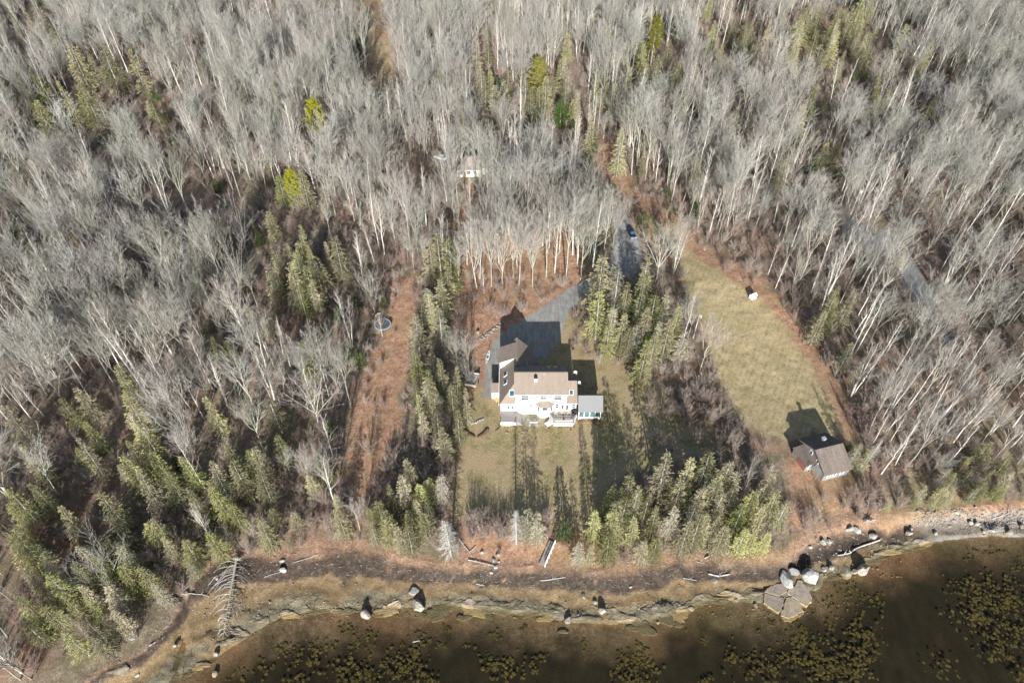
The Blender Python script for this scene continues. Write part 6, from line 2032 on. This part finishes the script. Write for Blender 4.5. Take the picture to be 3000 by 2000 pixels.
# a few that stand apart in the photograph
for (kind, k, fx, fy, h, lk) in (('bare_tree', 2, 2016, 985, 13, 'bushy'), ('birch_tree', 1, 2003, 990, 13, 'leaning'), ('bare_tree', 4, 342, 1715, 16, 'reddish'), ('birch_tree', 0, 600, 1430, 17, 'lone'), ('bare_tree', 6, 968, 1440, 14, 'pale'),
                                 ('birch_tree', 2, 1120, 985, 8, 'curved'), ('bare_tree', 5, 1375, 1100, 12, 'yard'), ('bare_tree', 2, 1340, 1080, 11, 'crooked'), ('bare_tree', 4, 1370, 1130, 9, 'low'), ('bare_tree', 1, 2060, 1500, 9, 'twisted'), ('bare_tree', 3, 60, 1990, 13, 'thick'),
                                 ('bare_tree', 3, 1358, 552, 19, 'straight-boled'), ('bare_tree', 8, 1391, 556, 21, 'bare-boled'), ('bare_tree', 3, 1407, 578, 21, 'clean-stemmed'), ('bare_tree', 1, 1432, 602, 22, 'forked'), ('bare_tree', 8, 1327, 575, 19, 'dark-boled'), ('birch_tree', 5, 1340, 585, 15, 'bent'),
                                 ('bare_tree', 5, 1330, 645, 19, 'twiggy'), ('bare_tree', 0, 1418, 640, 20, 'handsome'), ('bare_tree', 2, 1455, 655, 20, 'rounded'), ('bare_tree', 5, 1345, 700, 16, 'silvery'), ('bare_tree', 1, 1480, 700, 22, 'soaring'), ('bare_tree', 3, 1545, 690, 23, 'lofty'), ('bare_tree', 5, 1590, 720, 21, 'vase-shaped'),
                                 ('bare_tree', 0, 1640, 740, 21, 'full-crowned'), ('bare_tree', 2, 1690, 770, 19, 'open-crowned'), ('bare_tree', 4, 1560, 770, 18, 'fine-twigged'), ('bare_tree', 7, 1460, 770, 19, 'upright'), ('bare_tree', 6, 1410, 740, 15, 'wide-crowned'), ('birch_tree', 4, 1625, 800, 16, 'leggy'), ('bare_tree', 1, 1700, 820, 17, 'roadside'), ('bare_tree', 5, 1515, 780, 20, 'ample'),
                                 ('bare_tree', 4, 1796, 716, 17, 'fan-shaped'), ('bare_tree', 2, 1770, 728, 19, 'many-limbed'), ('bare_tree', 5, 1722, 755, 20, 'paired'), ('bare_tree', 7, 1735, 757, 20, 'close-set'), ('bare_tree', 6, 1945, 770, 12, 'wide'), ('bare_tree', 0, 1965, 800, 12, 'light'), ('bare_tree', 5, 1990, 740, 11, 'airy'),
                                 ('birch_tree', 1, 1780, 880, 8, 'stunted'), ('bare_tree', 7, 1345, 850, 14, 'grove'), ('bare_tree', 0, 1520, 835, 22, 'grand'), ('bare_tree', 3, 1658, 820, 22, 'stately'), ('bare_tree', 5, 1600, 810, 21, 'towering'), ('bare_tree', 2, 1395, 800, 17, 'arching')):
    x, y, z = at_ground(fx, fy)
    plant(kind, k, x, y, h / 19.5, rng.uniform(0, 6.28), lk, 'leafless trees of the woods' if kind == 'bare_tree' else 'white-stemmed birches of the woods')

# shrubs
def shrubs(P_ov, n, smin=.6, smax=1.3, seed=0):
    P = W_(ov(P_ov)); r = np.random.RandomState(seed + n)
    lo, hi = P.min(0), P.max(0); c = 0; tries = 0
    while c < n and tries < 4000:
        tries += 1
        x, y = r.uniform(lo[0], hi[0]), r.uniform(lo[1], hi[1])
        if poly_sd(np.array([x]), np.array([y]), P)[0] < 0: continue
        k = r.randint(0, 4)
        plant('bare_shrub', k, x, y, r.uniform(smin, smax), r.uniform(0, 6.28), ['rounded', 'dense', 'low', 'upright'][k], 'bare shrubs round the clearings')
        c += 1


shrubs([(1560, 790), (1620, 780), (1650, 900), (1705, 990), (1690, 1030), (1600, 1040), (1560, 950)], 46, .7, 1.4)
shrubs([(1480, 900), (1560, 930), (1570, 1040), (1500, 1050)], 14, .6, 1.2)
shrubs([(960, 960), (1045, 985), (1040, 1100), (975, 1090)], 22, .7, 1.3)
shrubs([(1060, 1190), (1150, 1180), (1260, 1190), (1260, 1245), (1070, 1240)], 60, .6, 1.15)
shrubs([(1075, 640), (1180, 640), (1300, 640), (1330, 660), (1200, 720), (1100, 740)], 34, .5, 1.1)
shrubs([(1300, 770), (1400, 800), (1470, 880), (1420, 860), (1320, 820)], 12, .5, .9)
shrubs([(1500, 540), (1560, 570), (1570, 640), (1540, 650)], 12, .8, 1.4)
shrubs([(850, 1110), (930, 1110), (920, 1230), (830, 1230), (700, 1200), (700, 1170)], 26, .6, 1.2)
shrubs([(1650, 620), (1760, 670), (1880, 800), (1930, 900), (1900, 780), (1830, 690), (1740, 620)], 26, .7, 1.4)
shrubs([(1810, 1180), (1990, 1100), (2050, 1160), (1900, 1215), (1830, 1240)], 30, .6, 1.2)
shrubs([(1500, 1150), (1600, 1130), (1620, 1230), (1500, 1240)], 14, .7, 1.2)
shrubs([(1960, 950), (2050, 900), (2120, 1000), (2000, 1080)], 22, .7, 1.5)

# dry grass clumps: the tall one by the lawn and those under the porch
gp = MB(); gr_ = np.random.RandomState(3)
def tuft(H=1.2, W=.55, n=160):
    m = MB()
    for k in range(n):
        a = gr_.uniform(0, 6.28); an = gr_.uniform(0, .6); r0 = gr_.uniform(0, W * .6)
        p = (r0 * math.cos(a), r0 * math.sin(a), 0); l = H * gr_.uniform(.6, 1.1)
        m.cone(p, (p[0] + math.sin(an) * math.cos(a) * l, p[1] + math.sin(an) * math.sin(a) * l, math.cos(an) * l), .022)
    return m.mesh('dry_grass_tuft', M['straw'])
TUFT = [tuft(), tuft(.8, .6, 120)]
def grass_tuft(px, py, s, k, look):
    x, y, z = at_ground(px, py)
    o = link(bpy.data.objects.new('dry_grass_tuft', TUFT[k])); o.location = (x, y, z - .03); o.scale = (s, s, s); o.rotation_euler = (0, 0, gr_.uniform(0, 6.28))
    tag(o, None, 'grass clump', 'dry ornamental grass round the house')
    PLACED.append(('dry_grass_tuft', o, x, y, look))
for k in range(7): grass_tuft(1870 + gr_.uniform(-14, 14), 1115 + gr_.uniform(-12, 22), gr_.uniform(1.1, 1.7), 0, 'tall')
for k in range(15): grass_tuft(1697 + k * 4.2, 1236 + gr_.uniform(-4, 5), gr_.uniform(.6, .95), k % 2, 'short')
for k in range(10): grass_tuft(1600 + k * 9, 1252 + gr_.uniform(-3, 8), gr_.uniform(.3, .55), 1, 'withered')
for k in range(8): grass_tuft(1460 + k * 9, 1250 + gr_.uniform(-3, 8), gr_.uniform(.3, .5), 1, 'withered')

# edging stones and the stone wall behind the garage: single stones
def stone_line(pts_px, n, w, lab, name='edging_stone', jit=2.0, mat='rock_white'):
    P = [(a, b) for a, b in pts_px]
    host = thing('stone_edging', lab, 'stone edging', at_ground(*P[0]))
    o0 = Vector(host.location)
    for k in range(n):
        f = k / max(n - 1, 1) * (len(P) - 1); j = min(int(f), len(P) - 2); u = f - j
        px, py = P[j][0] * (1 - u) + P[j + 1][0] * u + rg.uniform(-jit, jit), P[j][1] * (1 - u) + P[j + 1][1] * u + rg.uniform(-jit, jit)
        x, y, z = at_ground(px, py)
        r = w * rg.uniform(.7, 1.3)
        m = rock_mesh(k + n * 31, r, r * rg.uniform(.7, 1), r * .7, 1, 5, .1).obj('stone', M[mat], host)
        m.location = (x - o0.x, y - o0.y, z + r * .25 - o0.z); m.rotation_euler = (0, 0, rg.uniform(0, 6))
stone_line([(1371, 1228), (1382, 1241), (1398, 1236), (1415, 1226)], 22, .26, 'curved edging of pale stones round a bed west of the house')
stone_line([(1408, 992), (1425, 985), (1440, 975), (1456, 960), (1480, 940), (1500, 928)], 60, .30, 'rough wall of grey stones curving along the edge of the drive', jit=5, mat='rock')
stone_line([(1478, 1262), (1500, 1275), (1528, 1272), (1540, 1262)], 14, .2, 'loose ring of small stones below the left deck', jit=5, mat='rock')

# the fallen spruce on the shore
fa, fb, fc = at_ground(693, 1653), at_ground(668, 1822), at_ground(655, 1868)
ft = thing('fallen_tree', 'dead spruce fallen from the bank across the shore, bare boughs arching both ways', 'fallen tree', fa)
A0 = Vector(fa); P_ = [Vector(fa) + Vector((0, .6, .7)), Vector(fb) + Vector((0, 0, 1.3)), Vector(fc) + Vector((0, 0, .3))]
def along(u):
    return P_[0].lerp(P_[1], u / .8) if u < .8 else P_[1].lerp(P_[2], (u - .8) / .2)
tm = MB().tube([tuple(along(u) - A0) for u in np.linspace(0, 1, 9)], [.24, .22, .2, .17, .14, .11, .08, .05, .02], 7, True)
tm.obj('trunk', M['bark'], ft)
for k in range(66):
    if rg.random() < .22: continue
    u = .03 + .95 * (k + rg.uniform(-.8, .8)) / 66; u = min(max(u, .01), .99); p = along(u) - A0; sgn = 1 if k % 2 else -1
    L = (4.6 * (1 - u) ** .75 + .6) * rg.uniform(.35, 1.05); fwd = rg.uniform(-.1, .75)
    q = [p, p + Vector((sgn * L * .35, -L * fwd * .2, .55 * rg.uniform(-.4, 1.2))), p + Vector((sgn * L * .72, -L * (fwd * .6 + .12), .45 * rg.uniform(-.6, 1.2))), p + Vector((sgn * L * .95, -L * (fwd + .32), -.4))]
    b = MB().tube([tuple(v) for v in q], [.06, .05, .035, .012], 3)
    for m_ in range(14):
        f = rg.uniform(.2, 1); j = min(int(f * 3), 2); w_ = q[j].lerp(q[j + 1], f * 3 - j)
        b.cone(w_, w_ + Vector((sgn * rg.uniform(.1, .5), rg.uniform(-.7, .2), rg.uniform(-.3, .35))), .014)
    b.obj('bough', M['deadwood'], ft)
rw = MB()
for k in range(16):
    a = 6.283 * k / 16; rw.tube([(0, .5, .7), (math.cos(a) * .6, .7, .7 + math.sin(a) * .5), (math.cos(a) * 1.3, .9 + rg.uniform(-.3, .3), .6 + math.sin(a) * .9)], [.12, .08, .02], 4)
rw.obj('roots', M['bark'], ft)

# ------------------------------------------------------------------ masses nobody could count
def instancer(name, pts, sources, label=None):
    """points carrying trees that are copies of the SOURCES (lists of objects joined): one object of kind stuff"""
    me = bpy.data.meshes.new(name)
    me.from_pydata([(p[0], p[1], p[2]) for p in pts], [], [])
    for nm, tp, col in (('pick', 'INT', 3), ('size', 'FLOAT', 4)):
        a = me.attributes.new(nm, tp, 'POINT'); a.data.foreach_set('value', [p[col] for p in pts])
    a = me.attributes.new('turn', 'FLOAT_VECTOR', 'POINT'); a.data.foreach_set('vector', np.array([p[5] for p in pts], np.float32).ravel())
    o = tag(link(bpy.data.objects.new(name, me)), label, None, None, 'stuff')
    g = bpy.data.node_groups.new(name, 'GeometryNodeTree')
    g.interface.new_socket('Geometry', in_out='INPUT', socket_type='NodeSocketGeometry')
    g.interface.new_socket('Geometry', in_out='OUTPUT', socket_type='NodeSocketGeometry')
    gi = g.nodes.new('NodeGroupInput'); go = g.nodes.new('NodeGroupOutput')
    allj = g.nodes.new('GeometryNodeJoinGeometry')
    for src in sources[::-1]:
        j = g.nodes.new('GeometryNodeJoinGeometry')
        for ob in src:
            oi = g.nodes.new('GeometryNodeObjectInfo'); oi.transform_space = 'ORIGINAL'
            oi.inputs['Object'].default_value = ob
            g.links.new(oi.outputs['Geometry'], j.inputs[0])
        ti = g.nodes.new('GeometryNodeGeometryToInstance')
        g.links.new(j.outputs[0], ti.inputs[0]); g.links.new(ti.outputs[0], allj.inputs[0])
    iop = g.nodes.new('GeometryNodeInstanceOnPoints')
    g.links.new(gi.outputs[0], iop.inputs['Points']); g.links.new(allj.outputs[0], iop.inputs['Instance'])
    iop.inputs['Pick Instance'].default_value = True
    def attr(nm, tp):
        n = g.nodes.new('GeometryNodeInputNamedAttribute'); n.data_type = tp; n.inputs['Name'].default_value = nm
        return n.outputs['Attribute']
    g.links.new(attr('pick', 'INT'), iop.inputs['Instance Index'])
    e2r = g.nodes.new('FunctionNodeEulerToRotation'); g.links.new(attr('turn', 'FLOAT_VECTOR'), e2r.inputs[0])
    g.links.new(e2r.outputs[0], iop.inputs['Rotation'])
    g.links.new(attr('size', 'FLOAT'), iop.inputs['Scale'])
    g.links.new(iop.outputs[0], go.inputs[0])
    md = o.modifiers.new('scatter', 'NODES'); md.node_group = g
    return o


def sources(kind):
    out = []
    for a in PROTO[kind]:
        tr = [o for o in bpy.data.objects if o.data is a[0]][:1]; cr = [o for o in bpy.data.objects if o.data is a[1]][:1]
        if tr and cr: out.append([tr[0], cr[0]])
    return out


for kind, nm in (('bare_tree', 'bare_woods'), ('birch_tree', 'birch_woods')):
    src = sources(kind)
    rr = rest[kind]
    zz = ground(np.array([q[0] for q in rr]), np.array([q[1] for q in rr]))
    instancer(nm, [(q[0], q[1], z, q[4] % len(src), q[2], (q[5], q[6], q[3])) for q, z in zip(rr, zz)], src)

# brush under the trees
X, Y, PX, PY = scatter(2.3, -300, 300, 42, 420, 1.0)
s_, lf_, bl_ = open_ground(X, Y); d_, t_, db_ = shore_t(X, Y)
k = (s_ < -.4) & (bl_ < -1.5) & (db_ > .3) & ((lf_ < -.2) | (rng.rand(len(X)) < .12)) & (rng.rand(len(X)) < np.clip(.45 + (fbm(X * .07, Y * .07, 55, 3) - .35) * 3, .2, .97) * np.where(Y > 200, .8, 1))
X, Y = X[k], Y[k]; Z = ground(X, Y)
src = sources('bare_shrub')
instancer('undergrowth', [(a, b, c, rng.randint(0, len(src)), rng.uniform(.4, 1.25), (rng.normal(0, .1), rng.normal(0, .1), rng.uniform(0, 6.28))) for a, b, c in zip(X, Y, Z)], src)
# low sparse spruce and fir saplings in the far wood, read as one dark-green sprinkle
src = sources('fir_tree') + sources('spruce_tree')[:3]
X, Y, PX, PY = scatter(8.5, -300, 300, 60, 420, 1.0)
s_, lf_, bl_ = open_ground(X, Y); d_, t_, db_ = shore_t(X, Y)
gk = fbm(X * .02 + 3, Y * .02, 66, 2) + .12 * (X > 0) * (Y > 200)
k = (s_ < -2) & (lf_ < -1) & (bl_ < -2) & (db_ > 3) & ((PY < 760) | (PX < 1000)) & (rng.rand(len(X)) < np.clip((gk - .42) * 3, 0.05, .6))
X, Y = X[k], Y[k]; Z = ground(X, Y)
instancer('conifer_undergrowth', [(a, b, c, rng.randint(0, len(src)), rng.uniform(.4, 1.0), (0, 0, rng.uniform(0, 6.28))) for a, b, c in zip(X, Y, Z)], src)

# seaweed on the sea bed
def weed_mesh():
    m = MB(); r = np.random.RandomState(9)
    v, f = ico(1)
    C = [((100, 1700), (300, 320), 0)]
    cl = [(1050, 1900, 40, 50, 26), (1170, 1950, 70, 50, 70), (1215, 1925, 40, 60, 40), (1060, 1980, 60, 30, 40), (1260, 1985, 30, 20, 16), (1240, 1880, 16, 16, 8), (1304, 1843, 14, 12, 7), (1290, 1890, 20, 12, 8), (1450, 1868, 20, 20, 12), (1435, 1950, 30, 40, 24), (1490, 1960, 40, 40, 40),
          (1560, 1960, 30, 30, 14), (1590, 1930, 16, 16, 8), (1530, 1840, 12, 10, 5), (1385, 1895, 16, 10, 5), (1030, 1850, 14, 20, 8), (1090, 1870, 30, 20, 10), (1710, 1880, 10, 20, 6), (1840, 1950, 40, 60, 50), (1880, 1940, 30, 50, 36), (1870, 1990, 40, 20, 24), (1790, 1985, 12, 8, 4),
          (2145, 1930, 24, 30, 22), (2195, 1930, 16, 16, 8), (2060, 1880, 14, 8, 6), (2250, 1960, 60, 50, 70), (2350, 1860, 40, 30, 36), (2390, 1920, 60, 60, 90), (2440, 1970, 70, 40, 90), (2530, 1880, 40, 60, 70), (2500, 1960, 50, 50, 70), (2430, 1830, 24, 20, 14), (2490, 1850, 18, 12, 8), (2330, 1940, 14, 20, 8),
          (2850, 1720, 60, 40, 60), (2900, 1780, 80, 50, 120), (2960, 1740, 50, 50, 60), (2840, 1815, 50, 30, 46), (2950, 1860, 60, 40, 60), (2900, 1620, 40, 12, 14), (2840, 1640, 18, 10, 6), (2980, 1660, 30, 30, 16), (2920, 1910, 50, 30, 40), (2260, 1830, 16, 12, 8), (2220, 1855, 10, 10, 4), (2480, 1720, 40, 30, 24), (2550, 1770, 40, 30, 24), (2420, 1760, 30, 40, 20), (2350, 1700, 30, 14, 10),
          (840, 1900, 40, 24, 22), (900, 1930, 50, 30, 34), (950, 1890, 30, 20, 16), (1000, 1960, 40, 30, 26), (700, 1970, 30, 20, 10), (780, 1960, 30, 24, 12), (880, 1990, 30, 12, 12), (1005, 1830, 14, 14, 8), (2010, 1845, 10, 14, 4), (2985, 1980, 30, 20, 20), (2760, 1960, 40, 30, 20), (2070, 1990, 20, 10, 8)]
    for cx_, cy_, sx, sy, n in cl:
        for k in range(int(n * 1.35)):
            px, py = cx_ + r.normal(0, sx * .62), cy_ + r.normal(0, sy * .62)
            x, y = at(px, py, WL - .8); z = gz(x, y)
            if z > WL - .12: continue
            s = r.uniform(.09, .30); nz_ = 1 + r.normal(0, .38, len(v))
            top = max(z + s * .4, WL - .20 - r.uniform(0, .14))
            i0 = len(m.v)
            m.v += [(x + p[0] * s * q, y + p[1] * s * q, top + p[2] * s * .22 * q) for p, q in zip(v, nz_)]
            m.f += [tuple(i + i0 for i in t) for t in f]
    m.m = [0] * len(m.f)
    return m
tag(weed_mesh().obj('seaweed', M['weed']), kind='stuff')

# shingle and pebbles
def pebbles():
    m = MB(); r = np.random.RandomState(12); v, f = ico(0)
    areas = [((2720, 3000), (1540, 1570), 900, .05, .14), ((2680, 3000), (1490, 1545), 700, .07, .28), ((600, 2700), (1735, 1790), 500, .05, .16), ((600, 2250), (1640, 1760), 300, .05, .16), ((560, 2500), (1760, 1810), 700, .05, .22), ((2350, 2640), (1560, 1690), 160, .08, .3), ((450, 900), (1640, 1900), 160, .06, .2)]
    for (x0, x1), (y0, y1), n, a, b in areas:
        for k in range(n):
            x, y, z = at_ground(r.uniform(x0, x1), r.uniform(y0, y1))
            if z < WL - .3: continue
            s = r.uniform(a, b) * r.uniform(.6, 1); i0 = len(m.v)
            q = 1 + r.normal(0, .15, len(v)); sq = r.uniform(.5, .8); w = r.uniform(.7, 1.4)
            m.v += [(x + p[0] * s * t * w, y + p[1] * s * t, z + s * .2 + p[2] * s * sq * t) for p, t in zip(v, q)]
            m.f += [tuple(i + i0 for i in t) for t in f]
    m.m = [0] * len(m.f)
    return m
tag(pebbles().obj('pebbles', M['rock']), kind='stuff')

# sticks and reed stalks washed along the bank
def litter():
    m = MB(); r = np.random.RandomState(77); k = 0
    bx = np.linspace(-75, 85, 400)
    while k < 1500:
        x = r.uniform(-72, 88); yb = float(np.interp(x, BXY[:, 0], BXY[:, 1])); ys = float(np.interp(x, WXY[:, 0], WXY[:, 1]))
        y = yb + r.normal(-.12, .28) * (yb - ys)
        if y < ys + 1: continue
        z = gz(x, y); a = r.uniform(0, 6.28); L = r.uniform(.25, 1.3); k += 1
        m.cone((x, y, z + .03), (x + math.cos(a) * L, y + math.sin(a) * L * .7, z + r.uniform(.02, .35)), r.uniform(.014, .04))
    return m
tag(litter().obj('driftwood_litter', M['deadwood']), kind='stuff')
for i, (o, x, y, z, q) in enumerate(LEDGES):
    tag(o, None, 'rock ledge', 'flat ledge rocks along the waterline')
    PLACED.append(('ledge_rock', o, x, y, LOOK[i % len(LOOK)]))
finish_labels()
